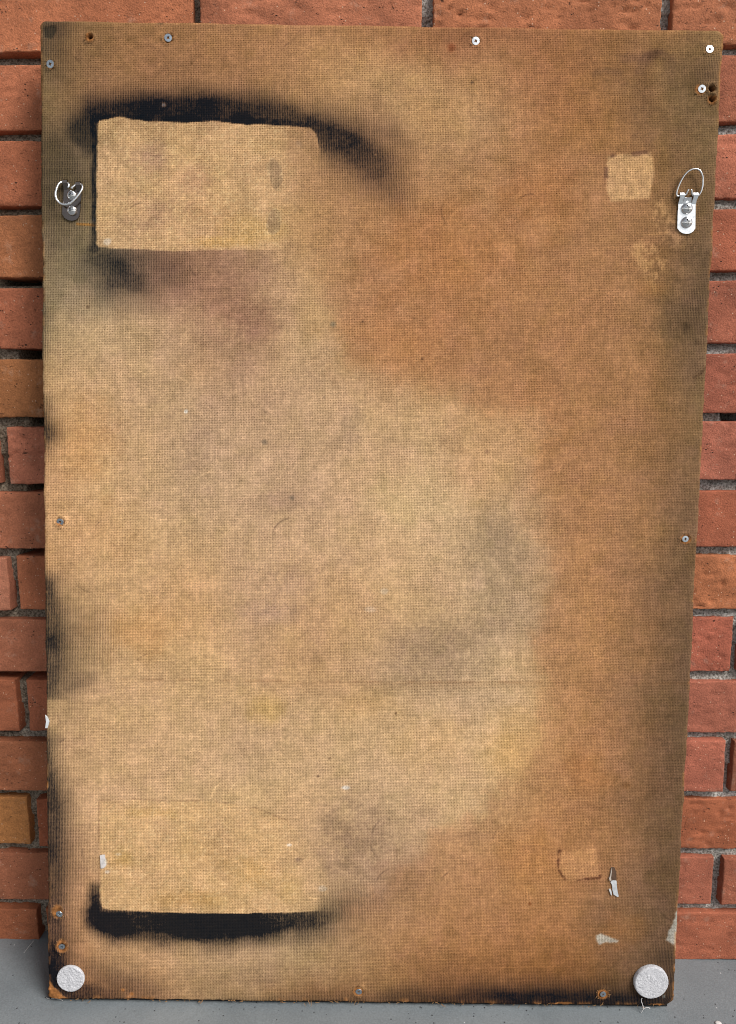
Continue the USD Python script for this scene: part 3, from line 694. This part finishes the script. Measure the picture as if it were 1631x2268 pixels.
# relief of the sheet: torn rims, empty screw holes, dents
hz += 0.0012 * fib * (n_f * 2.5)
hz -= 0.0009 * sc
hz += 0.0004 * sstep(3, -4, sq) * n_f * 1.5
screw_at = [(112, 142), (373, 84), (1054, 91), (1572, 109), (1555, 197), (134, 1156), (1518, 1193.5), (132, 2024), (795, 2196), (1336, 2201.5)]
for (x, y, r, dep) in [(200, 81, 6.0, .005), (1577, 195.5, 8.0, .005), (1578, 219, 7.0, .006), (136, 2098.5, 8.5, .0022)]:
    d = np.hypot(gxp - x, gyp - y) / r
    hz -= dep * sstep(1.05, .55, d)
    hz += 0.0014 * np.exp(-((d - 1.45) / .45) ** 2) * (1 + n_f * 2)
    m = sstep(1.0, .6, d)[..., None]
    col = col * (1 - m) + np.array([62, 36, 20]) * m
for (x, y) in screw_at:
    d = np.hypot(gxp - x, gyp - y) / 9.5
    hz += 0.0007 * np.exp(-((d - 1.35) / .3) ** 2) * (1 + n_f * 3)

G_BOARD = 1.12
stain = lin(np.clip(col, 8, 250)) / G_BOARD
loc[..., 2] = hz * NZ
# front face, a rim that turns back to the thickness of the sheet, and the rear
THICK = 0.0055
n = NU * NV
idx = np.arange(n).reshape(NV, NU)
rim = np.r_[idx[0, :], idx[1:, -1], idx[-1, -2::-1], idx[-2:0:-1, 0]]
front = loc.reshape(-1, 3)
back = front[rim].copy(); back[:, 2] = -THICK * NZ
bi = n + np.arange(len(rim))
F = grid_faces(NU, NV)
r0, r1 = rim, np.roll(rim, -1)
b0, b1 = bi, np.roll(bi, -1)
side_f = np.vstack([np.stack([r0, b0, b1], 1), np.stack([r0, b1, r1], 1)])
cen = n + len(rim)
back_f = np.stack([b0, np.full(len(bi), cen), b1], 1)
Vv = np.vstack([front, back, [[back[:, 0].mean(), back[:, 1].mean(), -THICK * NZ]]])
Ff = np.vstack([F, side_f, back_f])
if NZ < 0:
    Ff = Ff[:, ::-1]


def ext(a):
    a = a.reshape(n, -1)
    return np.vstack([a, a[rim] * (.55 if a.shape[1] == 3 else 1), a[rim[:1]]])


st3 = np.stack([S, T, 0 * S], -1)
P_WEAVE = 0.00172
board_mat = mat('hardboard_screen_side', {
    'stain': ('attribute', {'attribute': 'stain'}),
    'ink': ('attribute', {'attribute': 'ink'}),
    'fib': ('attribute', {'attribute': 'fibre'}),
    'wv': ('attribute', {'attribute': 'weave'}),
    'nz': ('noise_texture', {'scale': 260.0, 'detail': 2.0}),
    'nzs': ('mapping', {'location': (-0.5, -0.5, -0.5)}),
    'nzm': ('mapping', {'scale': (0.0011, 0.0011, 0.0)}),
    'add': ('mix', {'mix_type': 'add', 'fac': 1.0}),
    's': ('separate_xyz', {}),
    'kx': ('math', {'math_type': 'multiply', 'value2': 2 * math.pi / P_WEAVE}),
    'ky': ('math', {'math_type': 'multiply', 'value2': 2 * math.pi / P_WEAVE}),
    'cx': ('math', {'math_type': 'cosine'}), 'cy': ('math', {'math_type': 'cosine'}),
    'gx': ('map_range', {'from_min': -0.25, 'from_max': 1.0, 'to_min': 0.0, 'to_max': 1.0, 'clamp': True}),     # 1 in a vertical groove
    'gy': ('map_range', {'from_min': -0.25, 'from_max': 1.0, 'to_min': 0.0, 'to_max': 1.0, 'clamp': True}),
    'hx': ('math', {'math_type': 'multiply', 'value2': math.pi / P_WEAVE}),
    'hy': ('math', {'math_type': 'multiply', 'value2': math.pi / P_WEAVE}),
    'qx': ('math', {'math_type': 'cosine'}), 'qy': ('math', {'math_type': 'cosine'}),
    'par': ('math', {'math_type': 'multiply'}),
    'alt': ('map_range', {'from_min': -0.6, 'from_max': 0.7, 'to_min': 0.25, 'to_max': 1.25, 'clamp': True}),
    'pit0': ('math', {'math_type': 'multiply'}),
    'pit': ('math', {'math_type': 'multiply'}),
    'gsum': ('math', {'math_type': 'add'}),
    'dark0': ('math', {'math_type': 'multiply', 'value2': 0.22}),
    'dark1': ('math', {'math_type': 'multiply_add', 'value2': 0.62}),
    'irr': ('noise_texture', {'scale': 330.0, 'detail': 4.0, 'roughness': 0.78}),
    'irm': ('map_range', {'from_min': 0.3, 'from_max': 0.7, 'to_min': 0.35, 'to_max': 1.5}),
    'dk2': ('math', {'math_type': 'multiply', 'use_clamp': True}),
    'thx': ('mapping', {'scale': (14.0, 580.0, 1.0)}), 'thy': ('mapping', {'scale': (580.0, 14.0, 1.0)}),
    'tnx': ('noise_texture', {'scale': 1.0, 'detail': 1.0}), 'tny': ('noise_texture', {'scale': 1.0, 'detail': 1.0}),
    'tsum': ('math', {'math_type': 'add'}),
    'tmr': ('map_range', {'from_min': 0.7, 'from_max': 1.3, 'to_min': 0.89, 'to_max': 1.11}),
    'wr': ('noise_texture', {'scale': 28.0, 'detail': 4.0, 'roughness': 0.65}),
    'wrm': ('map_range', {'from_min': 0.32, 'from_max': 0.66, 'to_min': 0.55, 'to_max': 1.25, 'clamp': True}),
    'irw': ('math', {'math_type': 'multiply'}),
    'irt': ('math', {'math_type': 'multiply'}),
    'sp': ('math', {'math_type': 'subtract', 'value2': 0.5}),
    'sp2': ('math', {'math_type': 'multiply_add', 'value2': 0.95}),
    'nofib': ('map_range', {'to_min': 1.0, 'to_max': 0.25, 'clamp': True}),
    'dk3': ('math', {'math_type': 'multiply', 'use_clamp': True}),
    'pitc': ('mix', {'mix_type': 'multiply', 'fac': 1.0, 'color2': (0.20, 0.15, 0.11)}),
    'c1': ('mix', {'mix_type': 'mix'}),
    'ir2': ('map_range', {'from_min': 0.3, 'from_max': 0.7, 'to_min': 0.68, 'to_max': 1.32}),
    'cc': ('combine_color', {'color_type': 'rgb'}),
    'c2': ('mix', {'mix_type': 'multiply', 'fac': 1.0}),
    # ink: threshold moves with the groove
    'i1': ('math', {'math_type': 'multiply_add', 'value2': 0.36, 'value3': -0.17}),
    'i2': ('math', {'math_type': 'add'}),
    'i3': ('map_range', {'from_min': 0.02, 'from_max': 0.92, 'to_min': 0.0, 'to_max': 1.0, 'clamp': True}),
    'i4': ('map_range', {'from_min': 0.0, 'from_max': 0.2, 'to_min': 0.0, 'to_max': 1.0, 'clamp': True}),
    'i5': ('math', {'math_type': 'multiply'}),
    'i6': ('math', {'math_type': 'multiply', 'value2': 0.975}),
    'c3': ('mix', {'mix_type': 'mix', 'color2': (0.0012, 0.0052, 0.0100)}),
    'h': ('math', {'math_type': 'multiply', 'value2': -1.0}),
    'h2': ('math', {'math_type': 'multiply_add', 'value2': 0.5}),
    'bump': ('bump', {'strength': 0.5, 'distance': 0.0006}),
    'p': ('principled_bsdf', {'roughness': 0.85, 'specular_ior_level': 0.03})},
    [('wv.vector', 'nz.vector'), ('nz.color', 'nzs.vector'), ('nzs.vector', 'nzm.vector'), ('wv.vector', 'add.color1'), ('nzm.vector', 'add.color2'), ('add.color', 's.vector'),
     ('s.x', 'kx.value1'), ('s.y', 'ky.value1'), ('kx.value', 'cx.value1'), ('ky.value', 'cy.value1'), ('cx.value', 'gx.value'), ('cy.value', 'gy.value'),
     ('s.x', 'hx.value1'), ('s.y', 'hy.value1'), ('hx.value', 'qx.value1'), ('hy.value', 'qy.value1'), ('qx.value', 'par.value1'), ('qy.value', 'par.value2'), ('par.value', 'alt.value'), ('gx.result', 'pit0.value1'), ('gy.result', 'pit0.value2'), ('pit0.value', 'pit.value1'), ('alt.result', 'pit.value2'), ('gx.result', 'gsum.value1'), ('gy.result', 'gsum.value2'), ('gsum.value', 'dark0.value1'), ('pit.value', 'dark1.value1'), ('dark0.value', 'dark1.value3'),
     ('wv.vector', 'irr.vector'), ('irr.fac', 'irm.value'), ('dark1.value', 'dk2.value1'), ('wv.vector', 'wr.vector'), ('wr.fac', 'wrm.value'), ('irm.result', 'irw.value1'), ('wrm.result', 'irw.value2'), ('irw.value', 'dk2.value2'), ('wv.vector', 'thx.vector'), ('wv.vector', 'thy.vector'), ('thx.vector', 'tnx.vector'), ('thy.vector', 'tny.vector'), ('tnx.fac', 'tsum.value1'), ('tny.fac', 'tsum.value2'), ('tsum.value', 'tmr.value'), ('ir2.result', 'irt.value1'), ('tmr.result', 'irt.value2'), ('irr.fac', 'sp.value1'), ('sp.value', 'sp2.value1'), ('ink.fac', 'sp2.value3'), ('fib.fac', 'nofib.value'), ('dk2.value', 'dk3.value1'), ('nofib.result', 'dk3.value2'),
     ('stain.color', 'pitc.color1'), ('dk3.value', 'c1.fac'), ('stain.color', 'c1.color1'), ('pitc.color', 'c1.color2'), ('irr.fac', 'ir2.value'), ('irt.value', 'cc.r'), ('irt.value', 'cc.g'), ('irt.value', 'cc.b'), ('c1.color', 'c2.color1'), ('cc.color', 'c2.color2'),
     ('gx.result', 'i1.value1'), ('i1.value', 'i2.value1'), ('sp2.value', 'i2.value2'), ('i2.value', 'i3.value'), ('ink.fac', 'i4.value'), ('i3.result', 'i5.value1'), ('i4.result', 'i5.value2'), ('i5.value', 'i6.value1'), ('i6.value', 'c3.fac'), ('c2.color', 'c3.color1'), ('c3.color', 'p.base_color'),
     ('dk3.value', 'h.value1'), ('irr.fac', 'h2.value1'), ('h.value', 'h2.value3'), ('h2.value', 'bump.height'), ('bump.normal', 'p.normal')])
obj('panel', (Vv, Ff), board_mat, BP, smooth=50 if False else True,
    primvars={'stain': (C3, ext(stain)), 'ink': (F1, ext(K).ravel()), 'fibre': (F1, ext(fib).ravel()), 'weave': (Sdf.ValueTypeNames.Float3Array, ext(st3) / np.r_[np.ones(n), np.full(len(rim), .55), 1][:, None])})

# ---------------------------------------------------------------- battens behind the sheet
wood = mat('black_wood', {  # near-black battens; the lower one shows as a line below the sheet
    'g': ('geometry', {}), 'n': ('noise_texture', {'scale': 90.0, 'detail': 4.0}),
    'rp': ('rgb_ramp', {'ramp': [(0.3, (0.008, 0.008, 0.009)), (0.7, (0.022, 0.020, 0.018))]}),
    'p': ('principled_bsdf', {'roughness': 0.6, 'specular_ior_level': 0.25})}, [('g.position', 'n.vector'), ('n.fac', 'rp.fac'), ('rp.color', 'p.base_color')])


def quad_bar(a, b, wdir, width, z0, z1):
    a, b, w = np.array(a[:2]), np.array(b[:2]), np.array(wdir[:2])
    w = w / np.linalg.norm(w) * width
    c = [a, b, b + w, a + w]
    pts = np.array([[*p, z * NZ] for z in (z0, z1) for p in c])
    return m3.Manifold.hull_points(pts)


ins = 0.004
iu = lambda s, t: ((1 - s) * (1 - t)) * cBL + (s * (1 - t)) * cBR + s * t * cTR + (1 - s) * t * cTL
s0, s1, t0, t1 = -0.0012 / BW, 1 - ins / BW, -0.0038 / BHH, 1 - ins / BHH
wbar = 0.030
zf_, zb_ = -THICK - 0.0003, -0.0165
obj('frame_batten', quad_bar(iu(s0, t0), iu(s0, t1), cBR - cBL, wbar, zf_, zb_), wood, BP)
obj('frame_batten', quad_bar(iu(s1, t0), iu(s1, t1), cBL - cBR, wbar, zf_, zb_), wood, BP)
sw = wbar / BW + s0 + .0006
obj('frame_batten', quad_bar(iu(sw, t0), iu(1 - sw, t0), cTL - cBL, wbar, zf_, zb_), wood, BP)
obj('frame_batten', quad_bar(iu(sw, t1), iu(1 - sw, t1), cBL - cTL, wbar, zf_, zb_), wood, BP)

# ---------------------------------------------------------------- metal fittings
def metal(name, c, rough, grime=0.25):
    return mat(name, {
        'tc': ('geometry', {}), 'n': ('noise_texture', {'scale': 350.0, 'detail': 3.0}),
        'r': ('map_range', {'from_min': 0.35, 'from_max': 0.7, 'to_min': rough - .05, 'to_max': rough + .12}),
        'g': ('map_range', {'from_min': 0.55, 'from_max': 0.75, 'to_min': 0.0, 'to_max': grime, 'clamp': True}),
        'm': ('mix', {'mix_type': 'mix', 'color1': c, 'color2': tuple(.35 * k for k in c)}),
        'p': ('principled_bsdf', {'metallic': 1.0})},
        [('tc.position', 'n.vector'), ('n.fac', 'r.value'), ('n.fac', 'g.value'), ('g.result', 'm.fac'), ('m.color', 'p.base_color'), ('r.result', 'p.roughness')])


zinc = metal('bright_zinc', (0.86, 0.89, 0.92), 0.26)
dull_zinc = metal('dull_zinc', (0.50, 0.56, 0.62), 0.32, .5)
chrome = metal('nickel_plate', (0.72, 0.72, 0.72), 0.12, .1)
dark_refl_chrome = metal('dark_reflection_plate', (0.20, 0.165, 0.145), 0.14, .3)  # dark brown stands in for the dark surroundings this plate reflects


def revolve(profile, seg=32):
    return m3.Manifold.revolve(m3.CrossSection([np.array(profile, float)]), seg)


def cross_cut(r, w, depth, top, ang):
    k = None
    for a in (0, 90):
        top_p = np.array([[sx * r, sy * w, top + .001] for sx in (-1, 1) for sy in (-1, 1)])
        bot_p = np.array([[sx * r * .45, sy * w * .6, top - depth] for sx in (-1, 1) for sy in (-1, 1)])
        b = m3.Manifold.hull_points(np.vstack([top_p, bot_p])).rotate((0, 0, a + ang))
        k = b if k is None else k + b
    return k


def flat_screw(r, ang):
    h = revolve([(0, -.0016), (r * .45, -.0016), (r * .93, -.0002), (r, .0002), (r * .96, .0006), (r * .55, .0007), (0, .0007)])
    return h - cross_cut(r * .50, r * .17, .0021, .0007, ang) - m3.Manifold.cylinder(.0023, .0004, r * .28, 12).translate((0, 0, -.0014))


def pan_screw(r, ang):
    pr = [(0, -.001), (r, -.001), (r, .0004)] + [(r * math.cos(t), .0004 + .0030 * math.sin(t)) for t in np.linspace(.15, math.pi / 2 - .02, 12)] + [(0, .0034)]
    return revolve(pr, 40) - cross_cut(r * .60, r * .14, .0026, .0032, ang) - m3.Manifold.cylinder(.0030, .0004, r * .22, 12).translate((0, 0, .0009))


def place(m, at, flip=NZ, tilt=(0, 0)):
    m = m.rotate((tilt[0], tilt[1], 0))
    if flip < 0:
        m = m.mirror((0, 0, 1))
    return m.translate(tuple(float(k) for k in at))


angs = [20, 50, 35, 62, 25, 40, 10, 5, 30, 48]
rads = [.0041, .0040, .0042, .0041, .0041, .0042, .0037, .0041, .0039, .0036]
tl = [(6, -8), (2, 3), (1, 2), (-1, 2), (4, -5), (8, -9), (0, 3), (10, -8), (9, -6), (5, 0)]
for (x, y), a, r, tt in zip(screw_at, angs, rads, tl):
    obj('screw', place(flat_screw(r * .95, a), B(x, y, .0004), tilt=tt), zinc if y < 300 and x > 900 else dull_zinc, BP, smooth=30)
obj('screw', place(flat_screw(.0036, 40), B(136, 2099, -.0016), tilt=(4, 6)), dull_zinc, BP, smooth=30, label='screw driven below the torn surface')


def sheet(poly, h0, h1):
    """A plate cut to a photo-traced outline: its own thickness, standing off the board."""
    pts = np.array([B(*p)[:2] for p in poly])
    a = 0.5 * np.sum(pts[:, 0] * np.roll(pts[:, 1], -1) - np.roll(pts[:, 0], -1) * pts[:, 1])
    if a < 0:
        pts = pts[::-1]
    m = m3.Manifold.extrude(m3.CrossSection([pts]), abs(h1 - h0))
    return m.translate((0, 0, h0 if NZ > 0 else -h1))


def bend_strip(pairs, t=0.0009):
    """A bent metal strip: pairs of (left point, right point), each (x, y, height); thickness t."""
    L = np.array([B(*p[0]) for p in pairs]); R = np.array([B(*p[1]) for p in pairs])
    d = np.gradient((L + R) / 2, axis=0)
    w = R - L
    nn = np.cross(w, d); nn /= np.linalg.norm(nn, axis=1, keepdims=True)
    V = np.vstack([L, R, L + nn * t, R + nn * t]); k = len(L)
    Fq = []
    for i in range(k - 1):
        for a, b in ((0, k), (k, 3 * k), (3 * k, 2 * k), (2 * k, 0)):
            Fq.append((a + i, b + i, b + i + 1, a + i + 1))
    Fq += [(0, 2 * k, 3 * k, k), (k - 1, 2 * k - 1, 4 * k - 1, 3 * k - 1)]
    return trimesh.Trimesh(V, np.vstack([[f[0], f[1], f[2]] for f in Fq] + [[f[0], f[2], f[3]] for f in Fq]), process=False)


def as_tm(m):
    if isinstance(m, trimesh.Trimesh):
        return m
    q = m.to_mesh()
    return trimesh.Trimesh(q.vert_properties[:, :3], q.tri_verts, process=False)


def wire(pts, r=.00095):
    return trimesh.Trimesh(*tube(spline(np.array([B(*p) for p in pts]), 12 * len(pts)), r, 10), process=False)


z2 = lambda x, y, h=None: ((1950 + x * .09703) / 1.3225, (480 + y * .09703) / 1.3225) + (() if h is None else (h,))
z1 = lambda x, y, h=None: ((150 + x * .09197) / 1.3225, (510 + y * .09197) / 1.3225) + (() if h is None else (h,))

# right hanger: plate lies flat and the ring stands up
plate = [z2(*p) for p in [(372, 1185), (895, 1185), (888, 1560), (884, 1950), (835, 2030), (760, 2090), (680, 2115), (590, 2120), (500, 2098), (420, 2050), (342, 1950), (355, 1560)]]
parts = [as_tm(sheet(plate, .0004, .0015))]
for xa, xb, xc, xd in ((372, 500, 385, 530), (775, 898, 790, 935)):
    parts.append(bend_strip([(z2(xa, 1200, .0013), z2(xb, 1200, .0013)), (z2(xa + 4, 1120, .0022), z2(xb + 4, 1120, .0022)), (z2(xc, 1040, .0040), z2(xd - 14, 1040, .0040)), (z2(xc, 980, .0046), z2(xd, 980, .0046)), (z2(xc, 930, .0038), z2(xd, 930, .0038)), (z2(xc, 915, .0020), z2(xd, 915, .0020)), (z2(xc, 935, .0006), z2(xd, 935, .0006))]))
parts.append(bend_strip([(z2(505, 1190, .0013), z2(755, 1190, .0013)), (z2(508, 1140, .0020), z2(750, 1140, .0020)), (z2(515, 1050, .0050), z2(725, 1050, .0050))]))
strap = obj('hanger_strap', trimesh.util.concatenate(parts), zinc, BP, smooth=25, label='bright steel hanger strap with its ring standing up')
SP = str(strap.GetPath())
obj('ring', trimesh.util.concatenate([
    wire([z2(545, 985, .003), z2(390, 990, .0030), z2(330, 1000, .0030), z2(300, 930, .003), z2(325, 800, .0032), z2(385, 630, .0040), z2(470, 460, .0046), z2(590, 305, .005), z2(710, 225, .005), z2(840, 195, .005), z2(960, 240, .005), z2(1045, 380, .005), z2(1075, 540, .0046), z2(1065, 720, .004), z2(1025, 880, .0034), z2(960, 975, .0030), z2(900, 985, .0030), z2(800, 980, .003)]),
    wire([z2(520, 985, .0032), z2(575, 955, .0036), z2(612, 880, .0044), z2(640, 810, .0046)]), wire([z2(815, 985, .0032), z2(765, 960, .0036), z2(738, 880, .0044), z2(722, 812, .0046)])]), chrome, SP, smooth=True)
for p, a in (((620, 1360), 12), ((612, 1780), 12)):
    obj('screw', place(pan_screw(.0056, a), B(*z2(*p), .0022), tilt=(4, -4)), chrome, SP, smooth=30)

# left hanger: its ring hangs down over the plate
plate = [z1(*p) for p in [(560, 470), (640, 520), (720, 540), (800, 500), (850, 420), (985, 560), (970, 800), (945, 1050), (918, 1300), (880, 1400), (800, 1465), (680, 1495), (560, 1472), (440, 1400), (368, 1280), (372, 1130), (405, 800), (428, 440)]]
parts = [as_tm(sheet(plate, .0004, .0015))]
for xa, xb, ya in ((425, 560, 480), (838, 980, 560)):
    yo = ya - 480
    parts.append(bend_strip([(z1(xa, ya, .0013), z1(xb, ya, .0013)), (z1(xa, 400 + yo, .0024), z1(xb, 400 + yo, .0024)), (z1(xa - 5, 310 + yo * .9, .0044), z1(xb, 310 + yo * .9, .0044)), (z1(xa - 8, 255 + yo * .85, .0046), z1(xb + 5, 255 + yo * .85, .0046)), (z1(xa - 5, 225 + yo * .8, .0030), z1(xb, 225 + yo * .8, .0030)), (z1(xa, 235 + yo * .8, .0010), z1(xb, 235 + yo * .8, .0010))]))
strap = obj('hanger_strap', trimesh.util.concatenate(parts), dark_refl_chrome, BP, smooth=25, label='hanger strap with a dark reflection painted into its colour, ring folded down')
SP = str(strap.GetPath())
obj('ring', trimesh.util.concatenate([
    wire([z1(540, 300, .0032), z1(400, 290, .0034), z1(335, 330, .0050), z1(280, 460, .0065), z1(245, 620, .0075), z1(240, 740, .008), z1(290, 890, .0085), z1(390, 1000, .0085), z1(530, 1045, .0085), z1(680, 1015, .0085), z1(820, 910, .0082), z1(940, 760, .0075), z1(1030, 600, .0065), z1(1062, 470, .0052), z1(1030, 390, .0040), z1(985, 355, .0034), z1(860, 350, .0034)], .00105),
    wire([z1(540, 310, .0034), z1(600, 340, .0042), z1(622, 410, .0050), z1(600, 475, .0052)]), wire([z1(850, 360, .0034), z1(800, 400, .0042), z1(745, 460, .0050), z1(708, 500, .0052)])]), zinc, SP, smooth=True)
for p, r, a in (((690, 700), .0052, 8), ((690, 1180), .0050, 15)):
    obj('screw', place(pan_screw(r, a), B(*z1(*p), .0022), tilt=(5, -6)), chrome, SP, smooth=30)

# ---------------------------------------------------------------- felt pads
felt = mat('white_felt', {
    'tc': ('geometry', {}),
    'n': ('noise_texture', {'scale': 420.0, 'detail': 5.0, 'roughness': 0.7, 'distortion': 0.8}),
    'rp': ('rgb_ramp', {'ramp': [(0.25, (0.33, 0.33, 0.355)), (0.5, (0.53, 0.53, 0.56)), (0.72, (0.72, 0.72, 0.74))]}),
    'bump': ('bump', {'strength': 0.8, 'distance': 0.0014}),
    'p': ('principled_bsdf', {'roughness': 1.0, 'specular_ior_level': 0.05, 'sheen_weight': 0.3})},
    [('tc.position', 'n.vector'), ('n.fac', 'rp.fac'), ('rp.color', 'p.base_color'), ('n.fac', 'bump.height'), ('bump.normal', 'p.normal')])


def felt_pad(x, y, r_px, thick, seed):
    c = B(x, y)
    r = np.linalg.norm(B(x + r_px, y) - c)
    na, rings = 120, 34
    prof = [(1.0, 0.0002), (1.012, thick * .3), (1.01, thick * .65), (.995, thick * .86), (.972, thick * .97)] + [(t, thick) for t in np.linspace(.94, .02, rings)]
    V = []
    th = np.linspace(0, 2 * math.pi, na, endpoint=False)
    for k, (rr, h) in enumerate(prof):
        x_, y_ = np.cos(th) * rr * r, np.sin(th) * rr * r
        q = np.stack([x_ * 900, y_ * 900, np.full(na, h * 900 + seed)], -1)
        nz = meshkit.fbm(q, 3, seed) - .5
        nb = meshkit.fbm(q * .3, 2, seed + 5) - .5
        V.append(np.stack([c[0] + x_ * (1 + .03 * nz * (k < 6) + .015 * nb * (k < 6)), c[1] + y_ * (1 + .03 * nz * (k < 6) + .015 * nb * (k < 6)), NZ * (h + (k > 3) * (0.0009 * nz + 0.0006 * nb))], -1))
    V = np.vstack(V + [[[c[0], c[1], NZ * thick]]])
    F = []
    for k in range(len(prof) - 1):
        for j in range(na):
            a, b = k * na + j, k * na + (j + 1) % na
            F += [(a, b, b + na), (a, b + na, a + na)]
    last = (len(prof) - 1) * na
    F += [(last + j, last + (j + 1) % na, len(V) - 1) for j in range(na)]
    F = np.array(F)
    fr = np.random.default_rng(seed)
    ms = [trimesh.Trimesh(V, F if NZ > 0 else F[:, ::-1], process=False)]
    return trimesh.util.concatenate(ms), r, c


pm, pr_, pc = felt_pad(158, 2165, 30, .0034, 3)
obj('felt_pad', pm, felt, BP, smooth=True, label='smaller white felt pad')
pm, pr_, pc = felt_pad(1440.5, 2171, 37.2, .0052, 8)
pad = obj('felt_pad', pm, felt, BP, smooth=True, label='larger white felt pad with a loose thread')
thread_mat = mat('white_thread', {'p': ('principled_bsdf', {'base_color': (0.62, 0.61, 0.60), 'roughness': 0.9})}, [])
zt = lambda x, y, h: ((1700 + x * .22049) / 1.3225, (2480 + y * .22049) / 1.3225, h)
obj('loose_thread', trimesh.util.concatenate([
    wire([zt(812, 1990, .003), zt(800, 2020, .003), zt(815, 2070, .0035), zt(822, 2110, .004), zt(815, 2140, .004), zt(795, 2180, .0035)], .00036),
    wire([zt(822, 2130, .004), zt(850, 2105, .0045), zt(885, 2100, .0045), zt(910, 2122, .004)], .00032)]), thread_mat, str(pad.GetPath()), smooth=True)

# torn scrap of paper
paper = mat('torn_paper', {
    'a': ('attribute', {'attribute': 'tint'}), 'g': ('geometry', {}), 'n': ('noise_texture', {'scale': 300.0, 'detail': 3.0}),
    'r': ('map_range', {'from_min': .3, 'from_max': .7, 'to_min': .82, 'to_max': 1.12}), 'cc': ('combine_color', {'color_type': 'rgb'}), 'm': ('mix', {'mix_type': 'multiply', 'fac': 1.0}),
    'p': ('principled_bsdf', {'roughness': 0.8, 'specular_ior_level': 0.2})},
    [('g.position', 'n.vector'), ('n.fac', 'r.value'), ('r.result', 'cc.r'), ('r.result', 'cc.g'), ('r.result', 'cc.b'), ('a.color', 'm.color1'), ('cc.color', 'm.color2'), ('m.color', 'p.base_color')])


def scrap(poly, h, tint):
    m = as_tm(sheet([zt(*p, 0)[:2] for p in poly], .0003, h))
    return m, np.tile(tint, (len(m.vertices), 1))


bits = [scrap([(425, 265), (455, 275), (478, 330), (482, 440), (410, 450), (392, 420), (400, 340)], .0009, (0.105, 0.062, 0.040)),
        scrap([(408, 300), (418, 265), (412, 330), (404, 400), (408, 440), (388, 442), (378, 415), (395, 380)], .0019, (0.52, 0.46, 0.40)),
        scrap([(410, 450), (440, 440), (480, 452), (488, 560), (508, 655), (495, 662), (440, 628), (425, 560), (420, 500), (400, 468)], .0014, (0.50, 0.52, 0.54)),
        scrap([(378, 562), (400, 552), (416, 600), (416, 640), (404, 632)], .0016, (0.58, 0.58, 0.58))]
tm = trimesh.util.concatenate([b[0] for b in bits])
obj('paper_scrap', tm, paper, BP, label='torn scrap of brown and white paper', primvars={'tint': (C3, np.vstack([b[1] for b in bits]))})
# chip of white paint on the left edge
m, t = scrap([], 0, 0) if False else (as_tm(sheet([(101, 1583), (106, 1588), (110, 1598), (106, 1612), (101, 1612), (103, 1598)], .0003, .0011)), None)
obj('paint_chip', m, paper, BP, label='flaking white chip on the left edge', primvars={'tint': (C3, np.tile((.62, .64, .66), (len(m.vertices), 1)))})
m = as_tm(sheet([(222, 1894), (233, 1893), (234, 1904), (231, 1906), (236, 1915), (231, 1922), (224, 1923), (223, 1908)], .0003, .0010))
obj('paint_chip', m, paper, BP, label='white dab on the edge of the lower pale patch', primvars={'tint': (C3, np.tile((.60, .56, .54), (len(m.vertices), 1)))})


# fibres torn up along the lower edge and round the screws
fray = mat('raw_fibre', {'p': ('principled_bsdf', {'base_color': (0.30, 0.165, 0.075), 'roughness': 0.95, 'specular_ior_level': 0.1})}, [])
fr = np.random.default_rng(5)
bits = []
for k in range(80):
    s = fr.uniform(.01, .99)
    p = iu(s, 0) + np.array([0, fr.uniform(-.0005, .003), NZ * fr.uniform(-.002, .0008)])
    L = fr.uniform(.0015, .005)
    d = np.array([fr.normal(0, 1), fr.normal(-.25, .5), fr.normal(.1, .4) * NZ]); d /= np.linalg.norm(d)
    V, Fx = tube(np.array([p, p + d * L * .5 + fr.normal(0, .0003, 3), p + d * L + fr.normal(0, .0006, 3)]), np.array([.00035, .0003, .0001]) * fr.uniform(.7, 1.5), 4)
    bits.append(trimesh.Trimesh(V, Fx, process=False))
for (x, y, rx, ry) in tears:
    for k in range(9):
        a = fr.uniform(0, 6.283)
        p = B(x + rx * .95 * math.cos(a), y + ry * .95 * math.sin(a), .0006)
        L = fr.uniform(.001, .003)
        d = np.array([math.cos(a + fr.normal(0, 1)), -math.sin(a + fr.normal(0, 1)), NZ * fr.uniform(.1, .7)]); d /= np.linalg.norm(d)
        V, Fx = tube(np.array([p, p + d * L * .5, p + d * L]), np.array([.0004, .00032, .0001]), 4)
        bits.append(trimesh.Trimesh(V, Fx, process=False))
tag(obj('frayed_fibre', trimesh.util.concatenate(bits), fray, BP), kind='stuff')

# ---------------------------------------------------------------- lint and specks on the floor
def floor_line(pts, r, h=.0006):
    P = np.array([on_floor(x, y, h + k * .0006) for k, (x, y) in enumerate(pts)])
    return tube(spline(P, 10 * len(P)), r, 6)


o = obj('fibre', floor_line([(53, 2111), (60, 2102), (67, 2093), (75, 2084)], .00022), thread_mat, smooth=True)
tag(o, 'short pale hair lying on the floor close to the left end of the wall base', 'fibre')
o = obj('fibre', floor_line([(103, 2210.5), (115, 2212.5), (128, 2213), (141, 2209), (150, 2205)][:3] + [(139, 2217)], .00020), thread_mat, smooth=True)
tag(o, 'thin pale hair under the lower left corner of the board', 'fibre')
c = on_floor(1592, 2267, .001)
chip = trimesh.creation.icosphere(2, 1.0)
chip.vertices *= [.0036, .0030, .0012]
chip.vertices *= 1 + .5 * (meshkit.fbm(chip.vertices * 500, 2, 4) - .5)[:, None]
chip.vertices += c
o = obj('white_flake', chip, thread_mat, smooth=True)
tag(o, 'small white flake lying on the floor in front of the right side', 'flake')
